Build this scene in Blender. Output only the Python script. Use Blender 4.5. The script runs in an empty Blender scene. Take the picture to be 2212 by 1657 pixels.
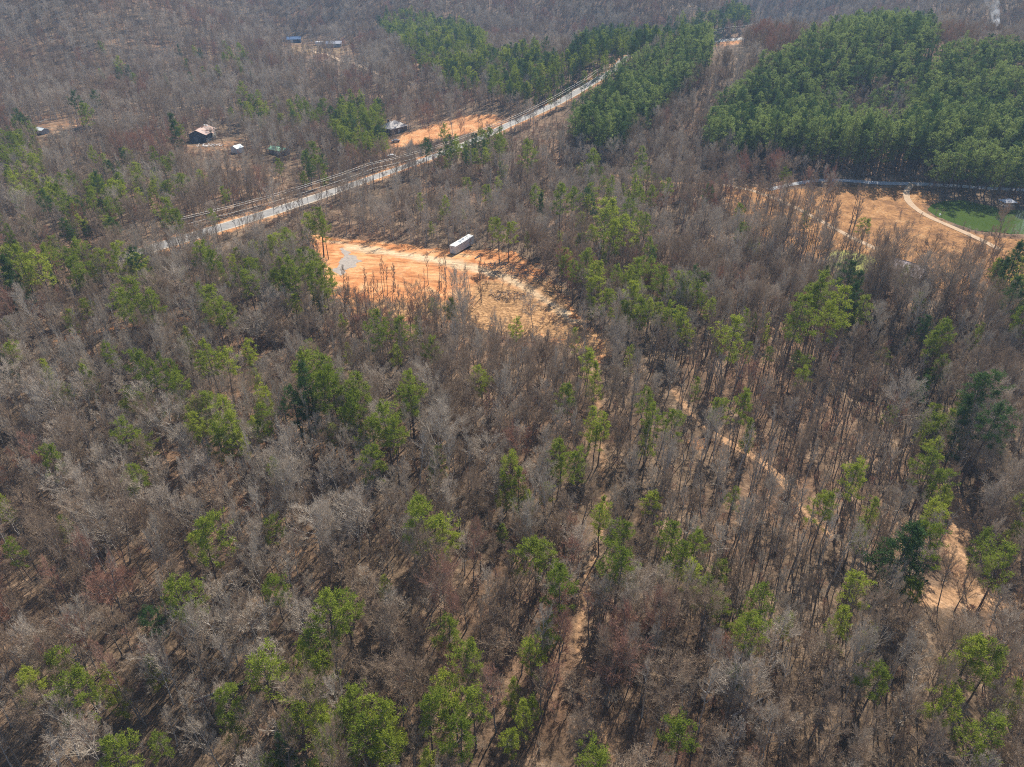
import bpy, math, random
import numpy as np
from mathutils import Vector, Matrix

R = math.radians
sc = bpy.context.scene
COL = sc.collection

# ------------------------------------------------------------------ camera, sky, sun, exposure
CAM_H = 95.0
PITCH = 32.4
FPX = 1534.0            # focal length in pixels of a 2212 px wide picture
CU, CV = 1106.0, 828.5
cam_d = bpy.data.cameras.new('camera')
cam = bpy.data.objects.new('camera', cam_d); COL.objects.link(cam)
cam.location = (0, 0, CAM_H); cam.rotation_euler = (R(90 - PITCH), 0, 0)
cam_d.sensor_width = 36.0; cam_d.lens = 36.0 * FPX / 2212.0
cam_d.clip_start = 1.0; cam_d.clip_end = 8000.0
sc.camera = cam

SUN_EL, SUN_AZ = 42.0, 24.0      # azimuth clockwise from +Y
world = bpy.data.worlds.new('World'); sc.world = world; world.use_nodes = True
wn = world.node_tree.nodes; wl = world.node_tree.links; wn.clear()
sky = wn.new('ShaderNodeTexSky'); sky.sky_type = 'NISHITA'; sky.sun_disc = False
sky.sun_elevation = R(SUN_EL); sky.sun_rotation = R(SUN_AZ)
bg = wn.new('ShaderNodeBackground'); bg.inputs[1].default_value = 0.085
wo = wn.new('ShaderNodeOutputWorld'); wl.new(sky.outputs[0], bg.inputs[0]); wl.new(bg.outputs[0], wo.inputs[0])
sun_d = bpy.data.lights.new('sun', 'SUN'); sun_d.energy = 5.0; sun_d.angle = R(0.5); sun_d.color = (1.0, 0.92, 0.79)
sun = bpy.data.objects.new('sun', sun_d); COL.objects.link(sun)
sd = Vector((math.sin(R(SUN_AZ)) * math.cos(R(SUN_EL)), math.cos(R(SUN_AZ)) * math.cos(R(SUN_EL)), math.sin(R(SUN_EL))))
sun.location = (0, 0, 300); sun.rotation_euler = (-sd).to_track_quat('-Z', 'Y').to_euler()
sc.view_settings.view_transform = 'Standard'; sc.view_settings.look = 'None'
sc.view_settings.gamma = 1.0; sc.view_settings.exposure = 0.90
sc.cycles.use_denoising = False; sc.cycles.filter_width = 1.05; sc.cycles.max_bounces = 5; sc.cycles.diffuse_bounces = 3; sc.cycles.volume_bounces = 1
sc.cycles.transparent_max_bounces = 6; sc.cycles.volume_step_rate = 4

# ------------------------------------------------------------------ terrain
def sstep(a, b, x):
    t = np.clip((x - a) / (b - a), 0, 1); return t * t * (3 - 2 * t)

POND_C = (201.0, 268.0)
POND_Z = -1.0
def hgt(x, y):
    x = np.asarray(x, float); y = np.asarray(y, float)
    z = 1.7 * np.sin(x / 41 + 1.3) * np.sin(y / 53 + .4) + 1.3 * np.sin((x + y) / 77) + 0.9 * np.sin((x - 1.6 * y) / 29 + 2)
    d = np.hypot(x, y)
    z = z + 62 * sstep(520, 1250, y - 0.35 * x) * sstep(240, -520, x)
    z = z + 95 * sstep(700, 1900, d)
    z = z + 36 * np.exp(-(((x - 265) / 175) ** 2 + ((y - 520) / 125) ** 2))
    z = z + 9 * np.exp(-(((x - 60) / 60) ** 2 + ((y - 560) / 110) ** 2))
    z = z + sstep(540, 900, d) * 26 * (np.sin(x / 95 + y / 150 + 1) * np.sin(y / 120 - x / 260 + .6) + .5 * np.sin(x / 48 + y / 210))
    z = z - 6 * np.exp(-(((x - 95 - 0.12 * (y - 150)) / 16) ** 2)) * sstep(260, 200, y)
    m = sstep(95, 45, np.hypot(x - POND_C[0], (y - POND_C[1]) * 1.3))
    return z * (1 - m) + POND_Z * m

cp, sp_ = math.cos(R(PITCH)), math.sin(R(PITCH))
def ray(u, v):
    a = (u - CU) / FPX; b = (CV - v) / FPX
    d = np.array([a, cp + b * sp_, -sp_ + b * cp]); return d / np.linalg.norm(d)
def G(u, v, off=0.0):
    """ground point (or the point OFF metres above the ground) seen at u, v"""
    d = ray(u, v); t = 20.0
    while t < 4000:
        p = np.array([0, 0, CAM_H]) + d * t
        if p[2] < hgt(p[0], p[1]) + off: break
        t += 2.0 if t < 400 else 4.0
    lo, hi = t - 4.0, t
    for _ in range(24):
        m = (lo + hi) / 2; p = np.array([0, 0, CAM_H]) + d * m
        if p[2] < hgt(p[0], p[1]) + off: hi = m
        else: lo = m
    p = np.array([0, 0, CAM_H]) + d * hi
    return np.array([p[0], p[1], float(hgt(p[0], p[1]))])
def proj(x, y, z):
    zz = z - CAM_H
    dep = y * cp - zz * sp_
    up = y * sp_ + zz * cp
    dep = np.where(dep < 1, 1, dep)
    return CU + FPX * x / dep, CV - FPX * up / dep, dep
def GP(pts, off=0.0): return [tuple(G(u, v, off)) for u, v in pts]

def inpoly(px, py, poly):
    px = np.asarray(px, float); py = np.asarray(py, float)
    inside = np.zeros(px.shape, bool); n = len(poly); j = n - 1
    for i in range(n):
        xi, yi = poly[i][0], poly[i][1]; xj, yj = poly[j][0], poly[j][1]
        if yi != yj:
            c = ((yi > py) != (yj > py)) & (px < (xj - xi) * (py - yi) / (yj - yi) + xi)
            inside ^= c
        j = i
    return inside
def dline(px, py, line):
    px = np.asarray(px, float); py = np.asarray(py, float)
    best = np.full(px.shape, 1e9)
    for a, b in zip(line[:-1], line[1:]):
        dx, dy = b[0] - a[0], b[1] - a[1]; L = dx * dx + dy * dy + 1e-9
        t = np.clip(((px - a[0]) * dx + (py - a[1]) * dy) / L, 0, 1)
        best = np.minimum(best, np.hypot(px - a[0] - t * dx, py - a[1] - t * dy))
    return best
def sdpoly(px, py, poly):
    d = dline(px, py, list(poly) + [poly[0]])
    return np.where(inpoly(px, py, poly), -d, d)
def vnoise(x, y, s, seed=0):
    x = np.asarray(x, float) / s; y = np.asarray(y, float) / s
    xi = np.floor(x); yi = np.floor(y); fx = x - xi; fy = y - yi
    fx = fx * fx * (3 - 2 * fx); fy = fy * fy * (3 - 2 * fy)
    def hsh(a, b):
        v = np.sin(a * 127.1 + b * 311.7 + seed * 74.7) * 43758.5453
        return v - np.floor(v)
    return (hsh(xi, yi) * (1 - fx) + hsh(xi + 1, yi) * fx) * (1 - fy) + (hsh(xi, yi + 1) * (1 - fx) + hsh(xi + 1, yi + 1) * fx) * fy

# ------------------------------------------------------------------ places read off the photograph (picture coordinates of ground points)
CLEARING = [(668, 508), (720, 513), (790, 520), (860, 527), (930, 538), (985, 540), (1060, 541), (1115, 550), (1165, 585), (1200, 622), (1235, 665), (1262, 700), (1300, 735), (1316, 765), (1290, 782), (1262, 760), (1225, 742), (1150, 722), (1080, 712), (1010, 700), (930, 690), (850, 690), (770, 680), (735, 650), (722, 615), (700, 580), (682, 545)]
PALE = [(760, 535), (830, 545), (900, 556), (980, 568), (1030, 582), (1090, 598), (1150, 632), (1200, 662), (1245, 695)]
PALE2 = [(700, 522), (760, 528), (830, 540)]
GRAVEL = [(738, 538), (752, 542), (768, 556), (772, 572), (757, 586), (738, 594), (722, 590), (733, 574), (735, 556)]
FIELD = [(1560, 398), (1700, 410), (1830, 402), (1990, 406), (2030, 430), (2000, 447), (2010, 465), (2060, 492), (2120, 508), (2230, 520), (2260, 640), (2080, 640), (1990, 615), (1900, 585), (1820, 570), (1740, 545), (1680, 520), (1610, 500), (1585, 470)]
LAWN = [(1795, 540), (1850, 545), (1900, 560), (1890, 585), (1820, 590), (1790, 570)]
POND = [(2003, 452), (2012, 440), (2040, 432), (2080, 430), (2130, 441), (2170, 450), (2230, 452), (2300, 470), (2300, 510), (2212, 505), (2110, 497), (2060, 480), (2020, 464)]
ROAD = [(250, 560), (330, 537), (400, 515), (480, 491), (560, 467), (640, 441), (700, 421), (760, 400), (820, 379), (880, 358), (940, 337), (1000, 314), (1060, 288), (1110, 264), (1160, 243), (1210, 219), (1260, 190), (1330, 150), (1420, 113), (1500, 95), (1560, 88), (1610, 84), (1680, 70)]
LANE = [(1660, 410), (1700, 400), (1750, 391), (1800, 388), (1860, 393), (1920, 397), (1960, 396), (2040, 400), (2110, 405), (2240, 412)]
TRACK_A = [(1190, 360), (1260, 366), (1330, 378), (1400, 390), (1480, 396), (1560, 399), (1620, 410), (1660, 423), (1700, 440), (1750, 464), (1800, 492), (1850, 518), (1900, 540)]
TRACK_B = [(1972, 397), (1957, 410), (1957, 425), (1968, 444), (2000, 466), (2050, 488), (2090, 505), (2125, 521), (2160, 540)]
TRAIL_R = [(1455, 840), (1490, 895), (1530, 932), (1580, 960), (1650, 1000), (1700, 1050), (1740, 1110), (1790, 1150)]
TRAIL_M = [(1282, 770), (1290, 850), (1300, 980), (1305, 1100), (1285, 1200), (1262, 1290), (1248, 1390), (1270, 1500), (1330, 1657)]
TRAIL_E = [(2212, 1303), (2130, 1298), (2060, 1292), (1990, 1290)]
TRAIL_F = [(2040, 1050), (2075, 1100), (2062, 1180), (2085, 1250), (2140, 1300)]
TRAIL_L = [(120, 738), (200, 717), (270, 704), (340, 696), (400, 688)]
YARD_A = [(838, 305), (865, 290), (905, 278), (950, 265), (1000, 250), (1045, 245), (1088, 250), (1075, 272), (1010, 290), (940, 303), (880, 318), (845, 320)]
YARD_B = [(608, 95), (660, 92), (700, 97), (760, 94), (775, 103), (745, 118), (700, 117), (640, 122), (612, 108)]
YARD_C = [(400, 308), (450, 312), (490, 296), (540, 294), (530, 315), (480, 330), (430, 332), (350, 316), (345, 304)]
YARD_D = [(60, 270), (130, 262), (215, 248), (220, 262), (140, 292), (90, 300)]
YARD_E = [(1535, 90), (1605, 84), (1598, 97), (1550, 100)]
DRIVE_B = [(672, 107), (700, 116), (740, 133), (790, 150), (850, 170), (920, 187)]
DRIVE_C = [(450, 360), (500, 363), (550, 372), (600, 385)]
BRUSHAREA = [(1075, 590), (1160, 620), (1240, 700), (1160, 715), (1040, 690), (1010, 640)]

W = {}
for nm in ('CLEARING PALE PALE2 GRAVEL FIELD LAWN POND ROAD LANE TRACK_A TRACK_B TRAIL_R TRAIL_M TRAIL_E TRAIL_F TRAIL_L YARD_A YARD_B YARD_C YARD_D YARD_E DRIVE_B DRIVE_C BRUSHAREA').split():
    W[nm] = GP(globals()[nm])

# ------------------------------------------------------------------ helpers
def prop(o, label=None, cat=None, group=None, kind=None):
    if label: o['label'] = label
    if cat: o['category'] = cat
    if group: o['group'] = group
    if kind: o['kind'] = kind
    return o
def link(o, parent=None):
    COL.objects.link(o)
    if parent: o.parent = parent
    return o
def empty(name, loc, rz=0.0):
    o = bpy.data.objects.new(name, None); o.empty_display_size = .5
    o.location = loc; o.rotation_euler = (0, 0, rz); return link(o)
def mesh_np(name, verts, faces, mats, fmat=None, smooth=False):
    me = bpy.data.meshes.new(name); me.from_pydata([tuple(map(float, v)) for v in verts], [], [tuple(f) for f in faces])
    for m in mats: me.materials.append(m)
    if fmat is not None: me.polygons.foreach_set('material_index', np.array(fmat, dtype=np.int32))
    if smooth: me.polygons.foreach_set('use_smooth', np.ones(len(me.polygons), bool))
    me.update(); return me
class MB:
    def __init__(s): s.v = []; s.f = []; s.m = []
    def add(s, vs, fs, mi=0):
        o = len(s.v); s.v += [tuple(v) for v in vs]; s.f += [tuple(i + o for i in f) for f in fs]; s.m += [mi] * len(fs)
    def box(s, x0, x1, y0, y1, z0, z1, mi=0):
        s.add([(x0, y0, z0), (x1, y0, z0), (x1, y1, z0), (x0, y1, z0), (x0, y0, z1), (x1, y0, z1), (x1, y1, z1), (x0, y1, z1)],
              [(0, 3, 2, 1), (4, 5, 6, 7), (0, 1, 5, 4), (1, 2, 6, 5), (2, 3, 7, 6), (3, 0, 4, 7)], mi)
    def slab(s, quad, t, mi=0):
        q = [Vector(p) for p in quad]; n = (q[1] - q[0]).cross(q[2] - q[0]).normalized() * t
        vs = q + [p - n for p in q]; k = len(q)
        fs = [tuple(range(k)), tuple(range(2 * k - 1, k - 1, -1))] + [(i, i + k, (i + 1) % k + k, (i + 1) % k) for i in range(k)]
        s.add(vs, fs, mi)
    def tube(s, pts, rad, n=6, mi=0, cap=True):
        pts = [Vector(p) for p in pts]; k = len(pts); vs = []
        for i, p in enumerate(pts):
            d = (pts[min(i + 1, k - 1)] - pts[max(i - 1, 0)]).normalized()
            a = d.cross(Vector((0.13, 0.97, 0.21)))
            if a.length < .1: a = d.cross(Vector((1, 0, 0)))
            a.normalize(); b = d.cross(a); r = rad[i] if hasattr(rad, '__len__') else rad
            for j in range(n):
                t = 2 * math.pi * j / n; vs.append(p + a * (math.cos(t) * r) + b * (math.sin(t) * r))
        fs = [(i * n + j, i * n + (j + 1) % n, (i + 1) * n + (j + 1) % n, (i + 1) * n + j) for i in range(k - 1) for j in range(n)]
        if cap: fs += [tuple(range(n - 1, -1, -1)), tuple(range((k - 1) * n, k * n))]
        s.add(vs, fs, mi)
    def mesh(s, name, mats, smooth=False): return mesh_np(name, s.v, s.f, mats if isinstance(mats, (list, tuple)) else [mats], s.m, smooth)
    def build(s, name, mats, parent=None, smooth=False):
        o = bpy.data.objects.new(name, s.mesh(name, mats, smooth)); return link(o, parent)

# ------------------------------------------------------------------ materials
def newmat(name):
    m = bpy.data.materials.new(name); m.use_nodes = True; nt = m.node_tree; nt.nodes.clear()
    return m, nt.nodes, nt.links
def rgb(c): return (c[0], c[1], c[2], 1.0)
def simple(name, col, rough=.8, metal=0., noise=.25, scale=1.5, col2=None, bump=0.0, spec=.3):
    m, n, l = newmat(name)
    out = n.new('ShaderNodeOutputMaterial'); b = n.new('ShaderNodeBsdfPrincipled')
    b.inputs['Roughness'].default_value = rough; b.inputs['Metallic'].default_value = metal
    b.inputs['Specular IOR Level'].default_value = spec
    tc = n.new('ShaderNodeTexCoord'); nz = n.new('ShaderNodeTexNoise'); nz.inputs['Scale'].default_value = scale; nz.inputs['Detail'].default_value = 6; nz.inputs['Roughness'].default_value = .7
    l.new(tc.outputs['Object'], nz.inputs['Vector'])
    cr = n.new('ShaderNodeValToRGB'); cr.color_ramp.elements[0].position = .3; cr.color_ramp.elements[1].position = .7
    c2 = col2 or tuple(c * (1 + noise) for c in col); c1 = tuple(c * (1 - noise) for c in col) if not col2 else col
    cr.color_ramp.elements[0].color = rgb(c1); cr.color_ramp.elements[1].color = rgb(c2)
    l.new(nz.outputs['Fac'], cr.inputs['Fac']); l.new(cr.outputs['Color'], b.inputs['Base Color'])
    if bump:
        bp = n.new('ShaderNodeBump'); bp.inputs['Strength'].default_value = bump; bp.inputs['Distance'].default_value = .1
        l.new(nz.outputs['Fac'], bp.inputs['Height']); l.new(bp.outputs['Normal'], b.inputs['Normal'])
    l.new(b.outputs[0], out.inputs[0]); return m
def ribbed(name, col, pitch, axis=0, rough=.5, metal=.3, dark=.75, noise=.2, col2=None):
    """sheet metal with ribs across one local axis"""
    m = simple(name, col, rough, metal, noise, .8, col2); n = m.node_tree.nodes; l = m.node_tree.links
    tc = [x for x in n if x.type == 'TEX_COORD'][0]; b = [x for x in n if x.type == 'BSDF_PRINCIPLED'][0]
    wv = n.new('ShaderNodeTexWave'); wv.wave_type = 'BANDS'; wv.bands_direction = 'XYZ'[axis]; wv.inputs['Scale'].default_value = 1.0 / pitch * .314 * 1.0
    l.new(tc.outputs['Object'], wv.inputs['Vector'])
    bp = n.new('ShaderNodeBump'); bp.inputs['Strength'].default_value = .8; bp.inputs['Distance'].default_value = .08
    l.new(wv.outputs['Fac'], bp.inputs['Height']); l.new(bp.outputs['Normal'], b.inputs['Normal']); return m
def foliage(name, col, col2, trans=.3, bark=None):
    m, n, l = newmat(name)
    out = n.new('ShaderNodeOutputMaterial'); oi = n.new('ShaderNodeObjectInfo')
    cr = n.new('ShaderNodeValToRGB'); cr.color_ramp.elements[0].color = rgb(col); cr.color_ramp.elements[1].color = rgb(col2)
    tc = n.new('ShaderNodeTexCoord'); nz = n.new('ShaderNodeTexNoise'); nz.inputs['Scale'].default_value = .9; nz.inputs['Detail'].default_value = 3
    l.new(tc.outputs['Object'], nz.inputs['Vector'])
    mx = n.new('ShaderNodeMath'); mx.operation = 'MULTIPLY_ADD'; mx.inputs[1].default_value = .9; l.new(nz.outputs['Fac'], mx.inputs[0])
    sb = n.new('ShaderNodeMath'); sb.operation = 'MULTIPLY_ADD'; sb.inputs[1].default_value = .8; sb.inputs[2].default_value = -.35
    l.new(oi.outputs['Random'], sb.inputs[0]); l.new(sb.outputs[0], mx.inputs[2]); l.new(mx.outputs[0], cr.inputs['Fac'])
    d = n.new('ShaderNodeBsdfDiffuse'); l.new(cr.outputs['Color'], d.inputs['Color'])
    if trans > 0:
        t = n.new('ShaderNodeBsdfTranslucent'); l.new(cr.outputs['Color'], t.inputs['Color'])
        ms = n.new('ShaderNodeMixShader'); ms.inputs[0].default_value = trans
        l.new(d.outputs[0], ms.inputs[1]); l.new(t.outputs[0], ms.inputs[2]); l.new(ms.outputs[0], out.inputs[0])
    else: l.new(d.outputs[0], out.inputs[0])
    return m

M = {}
M['pine_yellow'] = foliage('needles_yellow_green', (.20, .245, .032), (.33, .37, .055), .45)
M['pine_green'] = foliage('needles_green', (.13, .175, .025), (.24, .285, .045), .42)
M['pine_dark'] = foliage('needles_dark_green', (.045, .085, .03), (.085, .14, .045), .35)
M['pine_plant'] = foliage('needles_plantation', (.13, .185, .055), (.26, .315, .095), .42)
M['twig_pale'] = foliage('twigs_pale_grey', (.33, .28, .225), (.50, .43, .355), .12)
M['twig_brown'] = foliage('twigs_brown', (.24, .175, .125), (.37, .285, .21), .12)
M['twig_red'] = foliage('twigs_red_brown', (.29, .155, .11), (.40, .24, .18), .12)
M['bark_grey'] = simple('bark_grey', (.17, .15, .135), .9, noise=.3, scale=2.5)
M['bark_pale'] = simple('bark_pale', (.36, .33, .30), .9, noise=.3, scale=2.5)
M['bark_pine'] = simple('bark_pine', (.13, .10, .085), .9, noise=.3, scale=2.5)

# ------------------------------------------------------------------ ground sheet
def ramp_node(n, l, fac, stops):
    cr = n.new('ShaderNodeValToRGB'); e = cr.color_ramp.elements
    e[0].position = stops[0][0]; e[0].color = rgb(stops[0][1]); e[1].position = stops[-1][0]; e[1].color = rgb(stops[-1][1])
    for p, c in stops[1:-1]:
        x = e.new(p); x.color = rgb(c)
    l.new(fac, cr.inputs['Fac']); return cr.outputs['Color']
def noise_node(n, l, vec, scale, detail=5, rough=.65, dist=0.):
    z = n.new('ShaderNodeTexNoise'); z.inputs['Scale'].default_value = scale; z.inputs['Detail'].default_value = detail
    z.inputs['Roughness'].default_value = rough; z.inputs['Distortion'].default_value = dist; l.new(vec, z.inputs['Vector']); return z.outputs['Fac']
def mixc(n, l, fac, a, b, mode='MIX'):
    m = n.new('ShaderNodeMix'); m.data_type = 'RGBA'; m.blend_type = mode
    if isinstance(fac, float): m.inputs[0].default_value = fac
    else: l.new(fac, m.inputs[0])
    for s, x in ((6, a), (7, b)):
        if isinstance(x, tuple): m.inputs[s].default_value = rgb(x)
        else: l.new(x, m.inputs[s])
    return m.outputs[2]
def mathn(n, l, op, a, b=None, clamp=False):
    m = n.new('ShaderNodeMath'); m.operation = op; m.use_clamp = clamp
    for i, x in enumerate((a, b)):
        if x is None: continue
        if isinstance(x, (int, float)): m.inputs[i].default_value = x
        else: l.new(x, m.inputs[i])
    return m.outputs[0]
def attr(n, name):
    a = n.new('ShaderNodeAttribute'); a.attribute_name = name; return a.outputs['Fac']
def edge(n, l, a, nz, w=.5):
    """sharpen a soft 0..1 mask with noise so that its border is ragged"""
    s = mathn(n, l, 'SUBTRACT', nz, .5); s = mathn(n, l, 'MULTIPLY', s, 1.1); s = mathn(n, l, 'ADD', a, s)
    s = mathn(n, l, 'SUBTRACT', s, .5); s = mathn(n, l, 'MULTIPLY', s, 1 / w * 2); return mathn(n, l, 'ADD', s, .5, True)

def ground_material():
    m, n, l = newmat('leaf_litter_ground')
    out = n.new('ShaderNodeOutputMaterial'); b = n.new('ShaderNodeBsdfPrincipled'); b.inputs['Roughness'].default_value = .95; b.inputs['Specular IOR Level'].default_value = .1
    tc = n.new('ShaderNodeTexCoord'); P = tc.outputs['Object']
    big = noise_node(n, l, P, .022, 6, .6); mid = noise_node(n, l, P, .16, 6, .7, .4); fine = noise_node(n, l, P, 1.3, 5, .75)
    litter = ramp_node(n, l, mid, [(.3, (.055, .038, .026)), (.45, (.10, .070, .046)), (.58, (.165, .115, .076)), (.72, (.26, .19, .13))])
    redc = ramp_node(n, l, mid, [(.3, (.095, .05, .03)), (.5, (.19, .105, .062)), (.7, (.30, .19, .12))])
    bm = n.new('ShaderNodeMapRange'); bm.inputs[1].default_value = .46; bm.inputs[2].default_value = .62; l.new(big, bm.inputs[0])
    c = mixc(n, l, mathn(n, l, 'MULTIPLY', bm.outputs[0], .65), litter, redc)
    ez = noise_node(n, l, P, .35, 5, .7)
    clay = ramp_node(n, l, mid, [(.3, (.30, .12, .05)), (.48, (.48, .22, .09)), (.66, (.56, .33, .165)), (.75, (.60, .44, .27))])
    c = mixc(n, l, edge(n, l, attr(n, 'clay'), ez), c, clay)
    straw = ramp_node(n, l, mid, [(.3, (.09, .045, .02)), (.44, (.22, .11, .045)), (.58, (.34, .175, .07)), (.75, (.42, .28, .15))])
    c = mixc(n, l, edge(n, l, attr(n, 'straw'), ez), c, straw)
    grass = ramp_node(n, l, mid, [(.3, (.17, .18, .05)), (.6, (.34, .34, .10)), (.75, (.42, .38, .16))])
    c = mixc(n, l, edge(n, l, attr(n, 'grass'), ez), c, grass)
    path = ramp_node(n, l, mid, [(.3, (.20, .115, .06)), (.6, (.36, .22, .125)), (.75, (.46, .33, .22))])
    c = mixc(n, l, edge(n, l, attr(n, 'path'), ez), c, path)
    fr = n.new('ShaderNodeMapRange'); fr.inputs[1].default_value = .25; fr.inputs[2].default_value = .75; fr.inputs[3].default_value = .3; fr.inputs[4].default_value = 1.65; l.new(fine, fr.inputs[0])
    v = n.new('ShaderNodeVectorMath'); v.operation = 'SCALE'; l.new(c, v.inputs[0]); l.new(fr.outputs[0], v.inputs['Scale'])
    l.new(v.outputs[0], b.inputs['Base Color'])
    bp = n.new('ShaderNodeBump'); bp.inputs['Strength'].default_value = .7; bp.inputs['Distance'].default_value = .5; l.new(fine, bp.inputs['Height']); l.new(bp.outputs[0], b.inputs['Normal'])
    l.new(b.outputs[0], out.inputs[0]); return m
M['ground'] = ground_material()

def add_attr(me, name, vals):
    a = me.attributes.new(name, 'FLOAT', 'POINT'); a.data.foreach_set('value', np.asarray(vals, np.float32))
def soft(d, w): return np.clip(.5 - d / (2 * w), 0, 1)

def build_ground():
    az = np.concatenate([np.linspace(-180, -58, 30)[:-1], np.linspace(-58, 58, 470), np.linspace(58, 180, 30)[1:-1]])
    dd = np.concatenate([[4, 12, 22], np.geomspace(30, 900, 380), np.geomspace(915, 3000, 70)])
    A, D = np.meshgrid(np.radians(az), dd, indexing='xy')
    X = D * np.sin(A); Y = D * np.cos(A); na = len(az); nd = len(dd)
    x = X.ravel(); y = Y.ravel(); z = hgt(x, y)
    z = z - 1.2 * soft(sdpoly(x, y, W['POND']) + .6, 1.2)
    verts = np.column_stack([x, y, z]); verts = np.vstack([verts, [[0, 0, float(hgt(0, 0))]]])
    i = np.arange(nd - 1)[:, None] * na; j = np.arange(na)[None, :]; j2 = (j + 1) % na
    q = np.stack([i + j, i + j2, i + na + j2, i + na + j], -1).reshape(-1, 4)[:, ::-1]
    me = bpy.data.meshes.new('ground')
    nv = len(verts); c = nv - 1
    tris = np.stack([np.full(na, c), (np.arange(na) + 1) % na, np.arange(na)], -1)
    loops = np.concatenate([q.ravel(), tris.ravel()]); starts = np.concatenate([np.arange(len(q)) * 4, len(q) * 4 + np.arange(na) * 3])
    me.vertices.add(nv); me.vertices.foreach_set('co', verts.ravel().astype(np.float32))
    me.loops.add(len(loops)); me.loops.foreach_set('vertex_index', loops.astype(np.int32))
    me.polygons.add(len(starts)); me.polygons.foreach_set('loop_start', starts.astype(np.int32))
    me.update(calc_edges=True); me.validate()
    me.polygons.foreach_set('use_smooth', np.ones(len(me.polygons), bool))
    x = verts[:, 0]; y = verts[:, 1]
    clay = soft(sdpoly(x, y, W['CLEARING']), 5)
    for k in ('YARD_A', 'YARD_C', 'YARD_D', 'YARD_E', 'YARD_B'): clay = np.maximum(clay, {'YARD_A': .8, 'YARD_E': .8}.get(k, .38) * soft(sdpoly(x, y, W[k]), 5))
    clay = np.maximum(clay, .75 * soft(dline(x, y, W['TRAIL_L']) - 1.6, 2))
    clay = np.maximum(clay, .7 * soft(dline(x, y, W['ROAD']) - 7, 5) * (vnoise(x, y, 30, 4) > .45))
    # patches of bare orange soil seen between the trunks
    for u, v, r in ((880, 1010, 7), (700, 950, 6), (750, 970, 6), (1120, 1170, 6), (1060, 1160, 5), (1245, 1290, 4), (560, 880, 5), (600, 930, 6), (1500, 960, 6), (640, 1210, 6), (1300, 745, 6), (1320, 770, 6)):
        p = G(u, v); clay = np.maximum(clay, .62 * soft(np.hypot(x - p[0], y - p[1]) - r * .6, r * 1.3) * (.4 + .9 * vnoise(x, y, 4, 17)))
    straw = np.maximum(soft(sdpoly(x, y, W['FIELD']), 6), .8 * soft(sdpoly(x, y, W['BRUSHAREA']), 5))
    grass = np.maximum(soft(sdpoly(x, y, W['LAWN']), 4), .35 * soft(sdpoly(x, y, W['YARD_B']) - 2, 10))
    path = np.zeros(nv)
    for k, w in (('TRAIL_R', .8), ('TRAIL_M', .5), ('TRAIL_E', 2.4), ('TRAIL_F', 2.0), ('TRACK_A', 1.6), ('DRIVE_C', 2)):
        path = np.maximum(path, .95 * soft(dline(x, y, W[k]) - w, 1.6))
    for k, v in (('clay', clay), ('straw', straw), ('grass', grass), ('path', path)): add_attr(me, k, v)
    me.materials.append(M['ground'])
    return prop(link(bpy.data.objects.new('ground', me)), kind='structure')
build_ground()

def sheet(name, poly, cell, dz, mat, jag=1.2, attrs=None, flat=None):
    p = np.array(poly); x0, y0 = p[:, 0].min() - 2, p[:, 1].min() - 2; x1, y1 = p[:, 0].max() + 2, p[:, 1].max() + 2
    nx = int((x1 - x0) / cell) + 1; ny = int((y1 - y0) / cell) + 1
    X, Y = np.meshgrid(x0 + np.arange(nx) * cell, y0 + np.arange(ny) * cell); X = X.ravel(); Y = Y.ravel()
    cx = X + cell / 2; cy = Y + cell / 2
    keep = sdpoly(cx, cy, poly) + (vnoise(cx, cy, 3, 7) - .5) * 2 * jag < 0
    idx = np.arange(nx * ny).reshape(ny, nx); kk = keep.reshape(ny, nx)[:-1, :-1]
    q = np.stack([idx[:-1, :-1][kk], idx[:-1, 1:][kk], idx[1:, 1:][kk], idx[1:, :-1][kk]], -1)
    used = np.unique(q); mp = np.full(nx * ny, -1); mp[used] = np.arange(len(used)); q = mp[q]
    X = X[used]; Y = Y[used]; Z = (hgt(X, Y) + dz) if flat is None else np.full(X.shape, flat)
    me = mesh_np(name, np.column_stack([X, Y, Z]), q.tolist(), [mat], smooth=True)
    for k, f in (attrs or {}).items(): add_attr(me, k, f(X, Y))
    return prop(link(bpy.data.objects.new(name, me)), kind='structure')
def smooth_line(line, step):
    P = np.array(line)[:, :2]; d = np.concatenate([[0], np.cumsum(np.hypot(*np.diff(P, axis=0).T))])
    n = max(2, int(d[-1] / step)); t = np.linspace(0, d[-1], n)
    x = np.interp(t, d, P[:, 0]); y = np.interp(t, d, P[:, 1])
    k = 9 if n > 30 else 3; pad = k // 2
    ker = np.ones(k) / k
    xs = np.convolve(np.pad(x, pad, 'reflect', reflect_type='odd'), ker, 'valid'); ys = np.convolve(np.pad(y, pad, 'reflect', reflect_type='odd'), ker, 'valid')
    return xs, ys
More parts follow.
